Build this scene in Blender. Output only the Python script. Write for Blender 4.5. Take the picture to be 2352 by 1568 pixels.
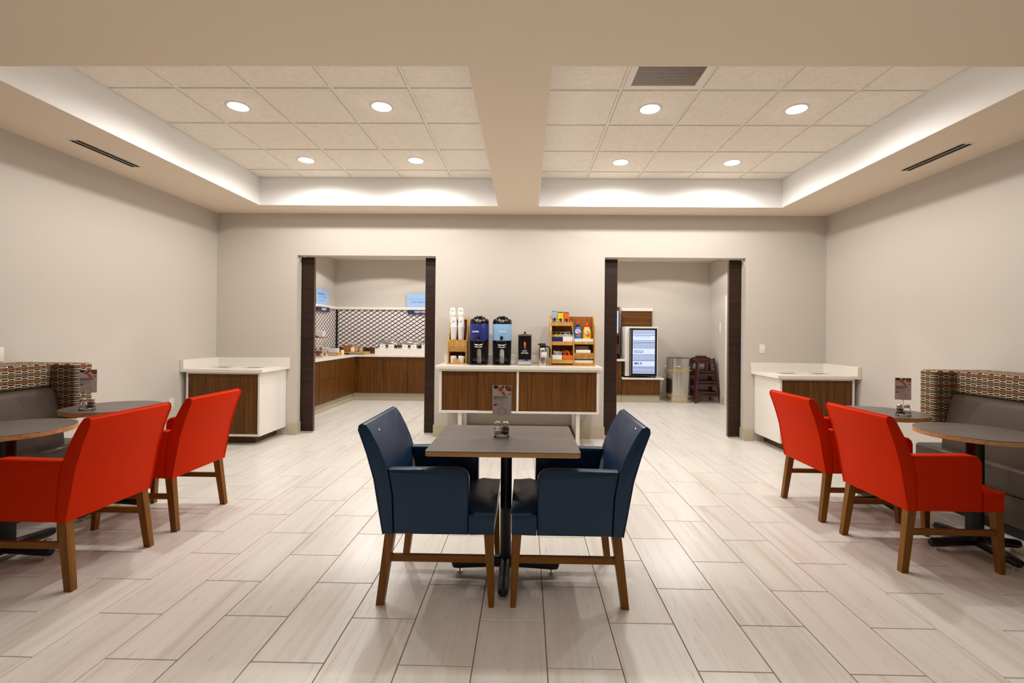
import bpy, bmesh, math, random
from mathutils import Vector, Matrix, Euler
random.seed(7)
for o in list(bpy.data.objects): bpy.data.objects.remove(o)
SC = bpy.context.scene
COL = SC.collection
R = math.radians
PI = math.pi
# ------------------------------------------------------------------ camera, world, exposure
CH = 1.364
CF, CCX, CCY = 1069.24, 1190.87, 759.92
def _rot(yaw, pitch, roll):
    return Matrix.Rotation(yaw, 3, 'Z') @ Matrix.Rotation(pitch, 3, 'X') @ Matrix.Rotation(roll, 3, 'Y')
CM = _rot(0.01624, 0.00461, -0.00959)
cam = bpy.data.cameras.new('camera')
co = bpy.data.objects.new('camera', cam); COL.objects.link(co)
co.location = (0, 0, CH)
cm = Matrix((CM.col[0], CM.col[2], -CM.col[1])).transposed()      # camera x, up, back
co.rotation_euler = cm.to_euler()
cam.sensor_width = 36; cam.sensor_fit = 'HORIZONTAL'
cam.lens = CF * 36 / 2352
cam.shift_x = (1176 - CCX) / 2352
cam.shift_y = (CCY - 784) / 2352
cam.clip_start = 0.05
SC.camera = co
w = bpy.data.worlds.new('world'); SC.world = w; w.use_nodes = True
w.node_tree.nodes['Background'].inputs[0].default_value = (1, .93, .85, 1)
w.node_tree.nodes['Background'].inputs[1].default_value = 0.02
SC.view_settings.view_transform = 'Standard'; SC.view_settings.look = 'None'
SC.view_settings.gamma = 1; SC.view_settings.use_curve_mapping = False
SC.view_settings.exposure = 0.0
LAMP = (1.0, .97, .935)
P_MAIN, P_FILL, P_BACK = 71, 66, 86
def at(px, py, Y):
    """point of the photograph at distance Y from the camera plane"""
    d = CM @ Vector(((px - CCX) / CF, 1, -(py - CCY) / CF)); t = Y / d.y
    return Vector((d.x * t, Y, CH + d.z * t))
# ------------------------------------------------------------------ materials
def lin(h):
    h = h.lstrip('#'); c = [int(h[i:i + 2], 16) / 255 for i in (0, 2, 4)]
    return tuple(v / 12.92 if v <= .04045 else ((v + .055) / 1.055) ** 2.4 for v in c) + (1,)
class N:
    def __init__(s, name):
        s.m = bpy.data.materials.new(name); s.m.use_nodes = True
        s.t = s.m.node_tree; s.b = s.t.nodes['Principled BSDF']
    def n(s, typ, **kw):
        x = s.t.nodes.new(typ)
        for k, v in kw.items():
            if k.startswith('i_'):
                x.inputs[int(k[2:])].default_value = v
            else: setattr(x, k, v)
        return x
    def l(s, a, b): s.t.links.new(a, b)
    def math(s, op, a, b=None, c=None):
        x = s.n('ShaderNodeMath', operation=op)
        for i, v in enumerate((a, b, c)):
            if v is None: continue
            if isinstance(v, (int, float)): x.inputs[i].default_value = v
            else: s.l(v, x.inputs[i])
        return x.outputs[0]
    def mix(s, f, a, b):
        x = s.n('ShaderNodeMix', data_type='RGBA')
        for i, v in ((0, f), (6, a), (7, b)):
            if isinstance(v, (int, float, tuple)): x.inputs[i].default_value = v
            else: s.l(v, x.inputs[i])
        return x.outputs[2]
    def set(s, **k):
        for a, v in k.items(): s.b.inputs[a.replace('_', ' ')].default_value = v
def plain(name, c, rough=.5, metal=0., bump=0., bscale=200., spec=.5, mott=0., **k):
    m = N(name); c = lin(c) if isinstance(c, str) else c
    m.set(Base_Color=c, Roughness=rough, Metallic=metal); m.b.inputs['Specular IOR Level'].default_value = spec
    for a, v in k.items(): m.b.inputs[a.replace('_', ' ')].default_value = v
    if bump or mott:
        tc = m.n('ShaderNodeTexCoord')
        no = m.n('ShaderNodeTexNoise'); no.inputs['Scale'].default_value = bscale; no.inputs['Detail'].default_value = 3
        m.l(tc.outputs['Object'], no.inputs['Vector'])
        if bump:
            bp = m.n('ShaderNodeBump'); bp.inputs['Strength'].default_value = bump; bp.inputs['Distance'].default_value = .002
            m.l(no.outputs[0], bp.inputs['Height']); m.l(bp.outputs[0], m.b.inputs['Normal'])
        if mott:
            n2 = m.n('ShaderNodeTexNoise'); n2.inputs['Scale'].default_value = bscale / 6; n2.inputs['Detail'].default_value = 4
            m.l(tc.outputs['Object'], n2.inputs['Vector'])
            f = m.math('MULTIPLY', n2.outputs[0], mott)
            m.l(m.mix(f, c, tuple(x * .5 for x in c[:3]) + (1,)), m.b.inputs['Base Color'])
    return m.m
def emis(name, c, s):
    m = N(name); m.set(Base_Color=lin(c), Roughness=.4, Emission_Color=lin(c), Emission_Strength=s); return m.m
def wood(name, c1, c2, axis=2, scale=1., rough=.45, contrast=1.):
    """straight-grained laminate / wood, grain along the given object axis"""
    m = N(name); m.set(Roughness=rough); m.b.inputs['Specular IOR Level'].default_value = .3
    tc = m.n('ShaderNodeTexCoord'); oi = m.n('ShaderNodeObjectInfo')
    mp = m.n('ShaderNodeMapping')
    sc = [38 * scale] * 3; sc[axis] = 1.1 * scale; mp.inputs['Scale'].default_value = sc
    ad = m.n('ShaderNodeVectorMath', operation='ADD'); m.l(tc.outputs['Object'], ad.inputs[0])
    cb = m.n('ShaderNodeCombineXYZ'); f = m.math('MULTIPLY', oi.outputs['Random'], 7.)
    for i in range(3): m.l(f, cb.inputs[i])
    m.l(cb.outputs[0], ad.inputs[1]); m.l(ad.outputs[0], mp.inputs['Vector'])
    n1 = m.n('ShaderNodeTexNoise'); n1.inputs['Scale'].default_value = 1; n1.inputs['Detail'].default_value = 5
    n1.inputs['Distortion'].default_value = .6
    m.l(mp.outputs[0], n1.inputs['Vector'])
    r = m.n('ShaderNodeValToRGB'); e = r.color_ramp.elements
    e[0].position = .5 - .22 / contrast; e[1].position = .5 + .22 / contrast; e[0].color = lin(c1); e[1].color = lin(c2)
    m.l(n1.outputs[0], r.inputs[0]); m.l(r.outputs[0], m.b.inputs['Base Color'])
    bp = m.n('ShaderNodeBump'); bp.inputs['Strength'].default_value = .12; bp.inputs['Distance'].default_value = .001
    m.l(n1.outputs[0], bp.inputs['Height']); m.l(bp.outputs[0], m.b.inputs['Normal'])
    return m.m
FX0, FY0, FW, FL = 0.09937, 2.21304, 0.30563, 0.30544
def floor_mat():
    m = N('porcelain_tile'); m.set(Roughness=.32); m.b.inputs['Specular IOR Level'].default_value = .5
    g = m.n('ShaderNodeNewGeometry'); sp = m.n('ShaderNodeSeparateXYZ'); m.l(g.outputs['Position'], sp.inputs[0])
    x, y = sp.outputs[0], sp.outputs[1]
    ci = m.math('FLOOR', m.math('DIVIDE', m.math('SUBTRACT', x, FX0), FW))
    odd = m.math('FLOORED_MODULO', ci, 2.)
    yy = m.math('SUBTRACT', y, FY0 + FL)
    yy = m.math('ADD', yy, m.math('MULTIPLY', odd, FL))
    rj = m.math('FLOOR', m.math('DIVIDE', yy, 2 * FL))
    cb = m.n('ShaderNodeCombineXYZ'); m.l(ci, cb.inputs[0]); m.l(rj, cb.inputs[1])
    wn = m.n('ShaderNodeTexWhiteNoise'); m.l(cb.outputs[0], wn.inputs[0])
    sw = m.n('ShaderNodeSeparateColor'); m.l(wn.outputs['Color'], sw.inputs[0])
    v = m.n('ShaderNodeCombineXYZ')
    m.l(m.math('ADD', m.math('MULTIPLY', x, 10.), m.math('MULTIPLY', sw.outputs[0], 40.)), v.inputs[0])
    m.l(m.math('ADD', m.math('MULTIPLY', y, .5), m.math('MULTIPLY', sw.outputs[1], 40.)), v.inputs[1])
    n1 = m.n('ShaderNodeTexNoise'); n1.inputs['Scale'].default_value = 1; n1.inputs['Detail'].default_value = 6
    n1.inputs['Distortion'].default_value = .9; n1.inputs['Roughness'].default_value = .6
    m.l(v.outputs[0], n1.inputs['Vector'])
    r = m.n('ShaderNodeValToRGB'); e = r.color_ramp.elements
    e[0].position = .28; e[0].color = lin('#c9beb0'); e[1].position = .54; e[1].color = lin('#e2ded7')
    el = e.new(.40); el.color = lin('#dbd5cd')
    m.l(n1.outputs[0], r.inputs[0])
    # fine darker veins
    n2 = m.n('ShaderNodeTexNoise'); n2.inputs['Scale'].default_value = 1; n2.inputs['Detail'].default_value = 2
    n2.inputs['Distortion'].default_value = 1.2
    v2 = m.n('ShaderNodeVectorMath', operation='MULTIPLY'); m.l(v.outputs[0], v2.inputs[0]); v2.inputs[1].default_value = (1.7, 1.1, 1)
    m.l(v2.outputs[0], n2.inputs['Vector'])
    vein = m.math('LESS_THAN', m.math('ABSOLUTE', m.math('SUBTRACT', n2.outputs[0], .5)), .006)
    tone = m.mix(m.math('MULTIPLY', sw.outputs[2], .12), r.outputs[0], lin('#c3b5a3'))
    vv = m.math('MULTIPLY', vein, .22)
    m.l(m.mix(vv, tone, lin('#8f7c66')), m.b.inputs['Base Color'])
    return m.m
def hexfabric():
    """woven upholstery: rows of long hexagons joined by bars, rows cream / olive / cream / rust"""
    m = N('hexagon_weave'); m.set(Roughness=.85); m.b.inputs['Specular IOR Level'].default_value = .15
    uv = m.n('ShaderNodeUVMap'); sp = m.n('ShaderNodeSeparateXYZ'); m.l(uv.outputs[0], sp.inputs[0])
    PX, PZ = .088, .0246
    vz = m.math('DIVIDE', sp.outputs[1], PZ); row = m.math('FLOOR', vz)
    v = m.math('MULTIPLY', m.math('SUBTRACT', m.math('SUBTRACT', vz, row), .5), PZ)
    od = m.math('FLOORED_MODULO', row, 2.)
    ux = m.math('ADD', m.math('DIVIDE', sp.outputs[0], PX), m.math('MULTIPLY', od, .5))
    u = m.math('ABSOLUTE', m.math('MULTIPLY', m.math('SUBTRACT', m.math('FRACT', ux), .5), PX))
    av = m.math('ABSOLUTE', v)
    # hexagon measured by max(vertical, slanted end)
    d = m.math('MAXIMUM', m.math('SUBTRACT', av, .0105), m.math('MULTIPLY', m.math('SUBTRACT', m.math('ADD', u, m.math('MULTIPLY', av, .9)), .0275), .74))
    ring = m.math('LESS_THAN', m.math('ABSOLUTE', d), .0019)
    bar = m.math('MULTIPLY', m.math('GREATER_THAN', d, 0.), m.math('LESS_THAN', av, .0019))
    ln = m.math('MAXIMUM', ring, bar)
    k = m.math('FLOORED_MODULO', row, 4.)
    cream = lin('#f2e8d2')
    c = m.mix(m.math('COMPARE', k, 1., .1), cream, lin('#b09a68'))
    c = m.mix(m.math('COMPARE', k, 3., .1), c, lin('#cb8149'))
    inner = m.math('LESS_THAN', d, -.0045)
    base = m.mix(inner, lin('#33261b'), lin('#5c4f42'))
    m.l(m.mix(ln, base, c), m.b.inputs['Base Color'])
    return m.m
def lattice():
    """white wall panel printed with a dark lozenge lattice"""
    m = N('lozenge_lattice'); m.set(Roughness=.35)
    uv = m.n('ShaderNodeUVMap'); sp = m.n('ShaderNodeSeparateXYZ'); m.l(uv.outputs[0], sp.inputs[0])
    u = m.math('DIVIDE', sp.outputs[0], .131); v = m.math('DIVIDE', sp.outputs[1], .086)
    a = m.math('ABSOLUTE', m.math('SUBTRACT', m.math('FRACT', m.math('ADD', u, v)), .5))
    b = m.math('ABSOLUTE', m.math('SUBTRACT', m.math('FRACT', m.math('SUBTRACT', u, v)), .5))
    ln = m.math('MAXIMUM', m.math('LESS_THAN', b, .13), m.math('LESS_THAN', a, .085))
    m.l(m.mix(ln, lin('#efe6e2'), lin('#231a1c')), m.b.inputs['Base Color'])
    return m.m
def glass(name, c='#ffffff', rough=.02, ior=1.45):
    m = N(name); m.set(Base_Color=lin(c), Roughness=rough, IOR=ior, Transmission_Weight=1.0); return m.m
def wall_mat(name, c, rough=.75):
    m = N(name); m.set(Base_Color=lin(c), Roughness=rough); m.b.inputs['Specular IOR Level'].default_value = .25
    tc = m.n('ShaderNodeTexCoord'); mp = m.n('ShaderNodeMapping'); mp.inputs['Scale'].default_value = (40, 40, 260)
    m.l(tc.outputs['Object'], mp.inputs[0]); no = m.n('ShaderNodeTexNoise'); no.inputs['Scale'].default_value = 1
    m.l(mp.outputs[0], no.inputs['Vector']); bp = m.n('ShaderNodeBump'); bp.inputs['Strength'].default_value = .1; bp.inputs['Distance'].default_value = .001
    m.l(no.outputs[0], bp.inputs['Height']); m.l(bp.outputs[0], m.b.inputs['Normal']); return m.m
def ceil_tile_mat():
    m = N('acoustic_tile'); m.set(Roughness=.9); m.b.inputs['Specular IOR Level'].default_value = .1
    g = m.n('ShaderNodeNewGeometry'); n1 = m.n('ShaderNodeTexNoise'); n1.inputs['Scale'].default_value = 9; n1.inputs['Detail'].default_value = 8
    n1.inputs['Distortion'].default_value = 2.5; n1.inputs['Roughness'].default_value = .7
    m.l(g.outputs['Position'], n1.inputs['Vector'])
    n2 = m.n('ShaderNodeTexNoise'); n2.inputs['Scale'].default_value = 60; n2.inputs['Detail'].default_value = 3; m.l(g.outputs['Position'], n2.inputs['Vector'])
    pit = m.math('LESS_THAN', n2.outputs[0], .36)
    r = m.n('ShaderNodeValToRGB'); e = r.color_ramp.elements; e[0].position = .3; e[1].position = .6
    e[0].color = lin('#efe5d6'); e[1].color = lin('#f8f0e3'); m.l(n1.outputs[0], r.inputs[0])
    m.l(m.mix(m.math('MULTIPLY', pit, .14), r.outputs[0], lin('#97866f')), m.b.inputs['Base Color'])
    bp = m.n('ShaderNodeBump'); bp.inputs['Strength'].default_value = .5; bp.inputs['Distance'].default_value = .004
    m.l(n1.outputs[0], bp.inputs['Height']); m.l(bp.outputs[0], m.b.inputs['Normal']); return m.m
M = dict(
 wall=wall_mat('greige_paint', '#cbc3b9'), soffit=wall_mat('soffit_paint', '#eddeca'), cofferw=wall_mat('coffer_paint', '#f2f1ef'),
 jamb=wall_mat('jamb_paint', '#cbc3b9'), ctile=ceil_tile_mat(), grid=plain('grid_metal', '#f2eadc', .5), plenum=plain('plenum_dark', '#3a322a', .9),
 floor=floor_mat(), grout=plain('grout', '#7d6a55', .9, bump=.3), base=plain('tile_base', '#c4b8a0', .4, mott=.1, bscale=60),
 white=plain('white_laminate', '#e8e2da', .4), quartz=plain('white_quartz', '#ece6dc', .25, mott=.06, bscale=120),
 walnut=wood('walnut_laminate', '#42260a', '#744712', 2, 1.5, .42), walnuth=wood('walnut_laminate_flat', '#42260a', '#744712', 0, 1., .42),
 toe=wood('walnut_plinth', '#4b3017', '#6a4826', 0, 1., .5),
 slab=wood('dark_oak_door', '#22140d', '#38241a', 0, .6, .45), slabedge=plain('door_edge', '#5a3a34', .4), black=plain('black_gloss', '#08080a', .18),
 matte=plain('black_powder_coat', '#0b0b0c', .45, bump=.1, bscale=400), dark=plain('dark_slot', '#0a0908', .8),
 red=plain('red_vinyl', '#cf2c02', .6, bump=.12, bscale=500, spec=.06), blue=plain('navy_vinyl', '#16375a', .40, bump=.15, bscale=500, spec=.3, Coat_Weight=.12),
 leg=wood('stained_beech', '#71430c', '#915f1a', 2, .8, .38), rail=wood('stained_beech_rail', '#71430c', '#915f1a', 0, .8, .38),
 top=wood('grey_brown_laminate', '#574d47', '#6b605a', 0, .8, .4, 1.), ply=wood('plywood_edge', '#b0814f', '#dcb480', 0, 1.6, .5),
 grey=plain('charcoal_vinyl', '#43362a', .48, bump=.2, bscale=500, Coat_Weight=.1), hexa=hexfabric(), lat=lattice(),
 chrome=plain('chrome', '#d8d6d2', .12, 1.), steel=plain('brushed_steel', '#c9c7c3', .22, 1.), steeld=plain('dull_steel', '#8f8b84', .38, 1.),
 glass=glass('clear_glass'), salt=plain('salt', '#e9e5dc', .9), pepper=plain('pepper', '#4a3a24', .95, bump=.4, bscale=900, mott=.6),
 birch=wood('birch_ply', '#b8853f', '#d2a563', 2, .7, .5), birchd=wood('birch_back', '#8a5a22', '#a87434', 2, .7, .5),
 navy=plain('navy_plastic', '#1f2a72', .35), sky=plain('light_blue_plastic', '#8cb4dc', .35), signblue=plain('sign_blue', '#9dc0ea', .5),
 signnavy=plain('sign_navy', '#1b2157', .45), inkblue=plain('blue_ink', '#3f86c4', .6), inkgrey=plain('pale_blue_ink', '#6c9bcf', .6),
 ink=plain('white_ink', '#f5f5f5', .5), inkdark=plain('dark_blue_ink', '#33527c', .6), paper=plain('white_paper', '#f0ece8', .6),
 cup=plain('paper_cup', '#efebe6', .5), orange=plain('orange_card', '#e8681a', .5), yellow=plain('yellow_card', '#f2cf1c', .5),
 silverc=plain('silver_card', '#aeb4bb', .4), redp=plain('red_plastic', '#d8281c', .3), bblue=plain('blue_bottle', '#1878c4', .25), byel=plain('yellow_bottle', '#f3c416', .25),
 mahog=plain('mahogany_stain', '#4b2223', .35, mott=.3, bscale=50), pinkwt=plain('pale_cardboard', '#dcd4d2', .6),
 foodbrown=plain('brown_food', '#8c5a34', .7), foodor=plain('orange_food', '#c96225', .6), darkfood=plain('dark_bowl', '#2c2522', .5),
 card=plain('menu_card', '#dbd1d3', .3), leaf=plain('brown_packet', '#9a5a26', .6), lens=emis('lamp_lens', '#fff6ec', 26.),
 screen=emis('lit_door_panel', '#b9c8f2', .62), screenblue=emis('lit_screen', '#9cc0ff', .8), yel=plain('yellow_band', '#c9a12a', .4), coff=plain('clear_plastic', '#e9e5e0', .2))
M['top'].node_tree.nodes['Principled BSDF'].inputs['Specular IOR Level'].default_value = .7
# ------------------------------------------------------------------ geometry helpers
def boxuv(bm):
    uv = bm.loops.layers.uv.verify(); bm.normal_update()
    for f in bm.faces:
        n = f.normal; a = max(range(3), key=lambda i: abs(n[i]))
        for l in f.loops:
            c = l.vert.co
            l[uv].uv = ((c.y, c.z), (c.x, c.z), (c.x, c.y))[a]
def nb(): return bmesh.new()
def box(bm, x0, x1, y0, y1, z0, z1, bev=0., seg=2):
    mt = Matrix.Translation(((x0 + x1) / 2, (y0 + y1) / 2, (z0 + z1) / 2)) @ Matrix.Diagonal((x1 - x0, y1 - y0, z1 - z0, 1))
    r = bmesh.ops.create_cube(bm, size=1, matrix=mt)
    if bev:
        ed = {e for v in r['verts'] for e in v.link_edges}
        bmesh.ops.bevel(bm, geom=list(ed), offset=min(bev, .49 * min(x1 - x0, y1 - y0, z1 - z0)), segments=seg, profile=.5, affect='EDGES')
    return bm
def hexa(bm, b, t):
    """solid between quad b and quad t (same winding, 4 points each)"""
    v = [bm.verts.new(p) for p in list(b) + list(t)]
    fs = [(3, 2, 1, 0), (4, 5, 6, 7), (0, 1, 5, 4), (1, 2, 6, 5), (2, 3, 7, 6), (3, 0, 4, 7)]
    for f in fs: bm.faces.new([v[i] for i in f])
    return bm
def prism(bm, pts, a, b, axis='y', bev=0., seg=2):
    def P(p, h): return {'y': (p[0], h, p[1]), 'z': (p[0], p[1], h), 'x': (h, p[0], p[1])}[axis]
    A = [bm.verts.new(P(p, a)) for p in pts]; B = [bm.verts.new(P(p, b)) for p in pts]; n = len(pts)
    fa = bm.faces.new(A); fb = bm.faces.new(B[::-1])
    sf = [bm.faces.new((A[i], B[i], B[(i + 1) % n], A[(i + 1) % n])) for i in range(n)]
    fs = [fa, fb] + sf
    bmesh.ops.recalc_face_normals(bm, faces=fs)
    if bev:
        ed = set(fa.edges) | set(fb.edges)
        bmesh.ops.bevel(bm, geom=list(ed), offset=bev, segments=seg, profile=.5, affect='EDGES')
    return bm
def lathe(bm, prof, c=(0, 0, 0), seg=24, axis='z'):
    """prof: list of (radius, height)"""
    rings = []
    for r, h in prof:
        ring = []
        for i in range(seg):
            a = 2 * PI * i / seg; x, y = r * math.cos(a), r * math.sin(a)
            p = {'z': (x, y, h), 'y': (x, h, y), 'x': (h, x, y)}[axis]
            ring.append(bm.verts.new((p[0] + c[0], p[1] + c[1], p[2] + c[2])) if r > 1e-6 or i == 0 else ring[0])
        rings.append(ring)
    fs = []
    for A, B in zip(rings, rings[1:]):
        for i in range(seg):
            j = (i + 1) % seg
            q = []
            for v in (A[i], A[j], B[j], B[i]):
                if v not in q: q.append(v)
            if len(q) > 2:
                try: fs.append(bm.faces.new(q))
                except ValueError: pass
    for ring in (rings[0], rings[-1]):
        if len(set(ring)) > 2:
            try: fs.append(bm.faces.new(ring))
            except ValueError: pass
    bmesh.ops.recalc_face_normals(bm, faces=fs)
    return bm
def tube(bm, path, r, seg=8, closed=False):
    P = [Vector(p) for p in path]; n = len(P); rings = []
    up = Vector((0, 0, 1))
    for i, p in enumerate(P):
        d = (P[(i + 1) % n] - P[i - 1]) if closed else (P[min(i + 1, n - 1)] - P[max(i - 1, 0)])
        d.normalize(); u = up if abs(d.dot(up)) < .95 else Vector((0, 1, 0))
        a = d.cross(u).normalized(); b = d.cross(a)
        rr = r[i] if isinstance(r, (list, tuple)) else r
        rings.append([bm.verts.new(p + a * rr * math.cos(2 * PI * k / seg) + b * rr * math.sin(2 * PI * k / seg)) for k in range(seg)])
    fs = []
    for i in range(n if closed else n - 1):
        A, B = rings[i], rings[(i + 1) % n]
        for k in range(seg): fs.append(bm.faces.new((A[k], A[(k + 1) % seg], B[(k + 1) % seg], B[k])))
    if not closed: fs.append(bm.faces.new(rings[0])); fs.append(bm.faces.new(rings[-1]))
    bmesh.ops.recalc_face_normals(bm, faces=fs)
    return bm
def slab(bm, pts, z0, z1, bev=0., seg=2): return prism(bm, pts, z0, z1, 'z', bev, seg)
def rrect(x0, x1, y0, y1, r, n=4):
    P = []
    for cx, cy, a0 in ((x1 - r, y1 - r, 0), (x0 + r, y1 - r, 90), (x0 + r, y0 + r, 180), (x1 - r, y0 + r, 270)):
        for i in range(n + 1):
            a = R(a0 + 90 * i / n); P.append((cx + r * math.cos(a), cy + r * math.sin(a)))
    return P
def circle(r, n=48, cx=0, cy=0): return [(cx + r * math.cos(2 * PI * i / n), cy + r * math.sin(2 * PI * i / n)) for i in range(n)]
def obj(name, bm, mat, parent=None, smooth=True, label=None, kind=None, loc=None, rot=None):
    boxuv(bm)
    me = bpy.data.meshes.new(name); bm.to_mesh(me); bm.free()
    for i in (mat if isinstance(mat, (list, tuple)) else [mat]): me.materials.append(M[i] if isinstance(i, str) else i)
    if smooth:
        me.shade_smooth()
        try: me.set_sharp_from_angle(angle=R(38))
        except Exception: pass
    o = bpy.data.objects.new(name, me); COL.objects.link(o)
    if parent: o.parent = parent
    if loc: o.location = loc
    if rot: o.rotation_euler = rot
    if label: o['label'] = label
    if kind: o['kind'] = kind
    return o
def inst(src, parent=None, loc=None, rot=None, scale=None):
    o = src.copy(); COL.objects.link(o)
    if parent: o.parent = parent
    if loc is not None: o.location = loc
    if rot is not None: o.rotation_euler = rot
    if scale is not None: o.scale = scale
    return o
def thing(name, label, cat, loc=(0, 0, 0), rz=0., group=None):
    o = bpy.data.objects.new(name, None); COL.objects.link(o); o.empty_display_size = .1
    o.location = loc; o.rotation_euler = (0, 0, rz); o['label'] = label; o['category'] = cat
    if group: o['group'] = group
    return o
def tag(o, label, cat, group=None):
    o['label'] = label; o['category'] = cat
    if group: o['group'] = group
    return o
def kids(o): return [c for c in COL.objects if c.parent == o]
def dup(root, loc, rz=None, label=None, group=None, skip=()):
    r = root.copy(); COL.objects.link(r); r.location = loc
    if rz is not None: r.rotation_euler = (0, 0, rz)
    if label: r['label'] = label
    if group: r['group'] = group
    for ch in kids(root):
        if ch.name.split('.')[0] in skip: continue
        c = ch.copy(); COL.objects.link(c); c.parent = r
        for g in kids(ch):
            d = g.copy(); COL.objects.link(d); d.parent = c
    return r
def text(s, size, mat, parent, loc, rot=(PI / 2, 0, 0), align='LEFT', bold=0., depth=.0004, sx=1., name='lettering', shear=0.):
    cu = bpy.data.curves.new('txt', 'FONT'); cu.body = s; cu.size = size; cu.align_x = align; cu.align_y = 'CENTER'
    cu.extrude = depth; cu.offset = bold; cu.resolution_u = 2; cu.shear = shear
    t = bpy.data.objects.new('txt', cu); COL.objects.link(t)
    bpy.context.view_layer.update()
    dg = bpy.context.evaluated_depsgraph_get()
    me = bpy.data.meshes.new_from_object(t.evaluated_get(dg)); bpy.data.objects.remove(t)
    me.materials.clear(); me.materials.append(M[mat]); me.name = name
    o = bpy.data.objects.new(name, me); COL.objects.link(o); o.parent = parent; o.location = loc; o.rotation_euler = rot; o.scale = (sx, 1, 1)
    return o
# ------------------------------------------------------------------ room shell
XL, XR, YW, YB, YF = -4.09, 3.878, 6.083, 9.90, -3.2
ZS, ZC, ZB, ZD = 2.916, 3.265, 2.90, 2.364
WT = .122
D1, D2 = (-3.024, -1.193), (1.019, 2.844)
def struct(name, bm, mat, **k): return obj(name, bm, mat, kind='structure', smooth=k.pop('smooth', False), **k)
b = nb(); box(b, XL - .15, XR + .15, YF - .15, YB + .15, -.12, -.004); floor = struct('floor', b, 'grout')
b = nb(); box(b, XL - .12, XL, YF, YB, 0, 3.5); struct('wall_left', b, 'wall')
b = nb(); box(b, XR, XR + .12, YF, YB, 0, 3.5); struct('wall_right', b, 'wall')
b = nb(); box(b, XL - .12, XR + .12, YF - .12, YF, 0, 3.5); struct('wall_front', b, 'wall')
b = nb(); box(b, XL - .12, XR + .12, YB, YB + .12, 0, 3.5); struct('wall_back', b, 'wall')
b = nb()
for x0, x1 in ((XL, D1[0]), (D1[1], D2[0]), (D2[1], XR)): box(b, x0, x1, YW, YW + WT, 0, ZD)
box(b, XL, XR, YW, YW + WT, ZD, ZS)
bmesh.ops.remove_doubles(b, verts=b.verts, dist=1e-4)
struct('wall_middle', b, 'wall')
b = nb()
for x0, x1 in ((XL, D1[0] - .02), (D1[1] + .02, D2[0] - .02), (D2[1] + .02, XR)): box(b, x0, x1, YW + .215, YW + .26, 0, ZB)
struct('wall_pocket', b, 'wall')
# ceiling: soffits round two coffers, beam between
C1, C2, CY0, CY1 = (-3.314, -.355), (.137, 3.098), 2.701, 5.698
b = nb()
box(b, XL, XR, YF, CY0, ZS, 3.5); box(b, XL, XR, CY1, YW + .3, ZS, 3.5)
box(b, XL, C1[0], CY0, CY1, ZS, 3.5); box(b, C2[1], XR, CY0, CY1, ZS, 3.5); box(b, C1[1], C2[0], CY0, CY1, ZS, 3.5)
box(b, XL, XR, YW + .3, YB, ZB, 3.5)
ceiling = struct('ceiling', b, 'soffit')
# painted faces of the coffers
for k, (x0, x1) in enumerate((C1, C2)):
    b = nb(); t = .004
    box(b, x0, x0 + t, CY0, CY1, ZS + .001, ZC + .03); box(b, x1 - t, x1, CY0, CY1, ZS + .001, ZC + .03)
    box(b, x0 + t, x1 - t, CY0, CY0 + t, ZS + .001, ZC + .03); box(b, x0 + t, x1 - t, CY1 - t, CY1, ZS + .001, ZC + .03)
    o = obj('coffer_lining', b, 'cofferw', ceiling, smooth=False)
    b = nb(); box(b, x0, x1, CY0, CY1, ZC + .03, ZC + .05); obj('coffer_deck', b, 'plenum', ceiling, smooth=False)
GR = ((-2.757, 3.584), (.719, 3.614)); TP = .6096
ctm = {}
VENT = None
for k, ((x0, x1), (gx, gy)) in enumerate(zip((C1, C2), GR)):
    xs = [x0 + .004] + [gx + i * TP for i in range(-3, 8) if x0 + .02 < gx + i * TP < x1 - .02] + [x1 - .004]
    ys = [CY0 + .004] + [gy + i * TP for i in range(-3, 8) if CY0 + .02 < gy + i * TP < CY1 - .02] + [CY1 - .004]
    for i, xx in enumerate(xs):
        wbar = .012 if 0 < i < len(xs) - 1 else .01
        b = nb(); box(b, max(xx - wbar, x0 + .004), min(xx + wbar, x1 - .004), CY0 + .004, CY1 - .004, ZC, ZC + .012); obj('grid_bar', b, 'grid', ceiling, smooth=False)
    for i, yy in enumerate(ys):
        for a, c in zip(xs, xs[1:]):
            b = nb(); box(b, a + .0125, c - .0125, max(yy - .012, CY0 + .004), min(yy + .012, CY1 - .004), ZC + .0006, ZC + .012); obj('grid_bar', b, 'grid', ceiling, smooth=False)
    for ia, (a, c) in enumerate(zip(xs, xs[1:])):
        for d, e in zip(ys, ys[1:]):
            if k == 1 and abs(a - gx) < .01 and abs(e - gy) < .01: VENT = (a, c, d, e); continue
            sx, sy = c - a, e - d; key = (round(sx, 3), round(sy, 3))
            if key not in ctm:
                b = nb(); hx, hy = sx / 2 - .013, sy / 2 - .013
                slab(b, rrect(-hx, hx, -hy, hy, .004, 1), 0, .02)
                for v in b.verts:
                    if v.co.z < .01: v.co.x *= 1 - .004 / hx; v.co.y *= 1 - .008 / hy
                ctm[key] = obj('ceiling_tile', b, 'ctile', ceiling, smooth=False, loc=((a + c) / 2, (d + e) / 2, ZC - .006))
            else: inst(ctm[key], ceiling, ((a + c) / 2, (d + e) / 2, ZC - .006 + random.uniform(-.001, .001)))
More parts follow.
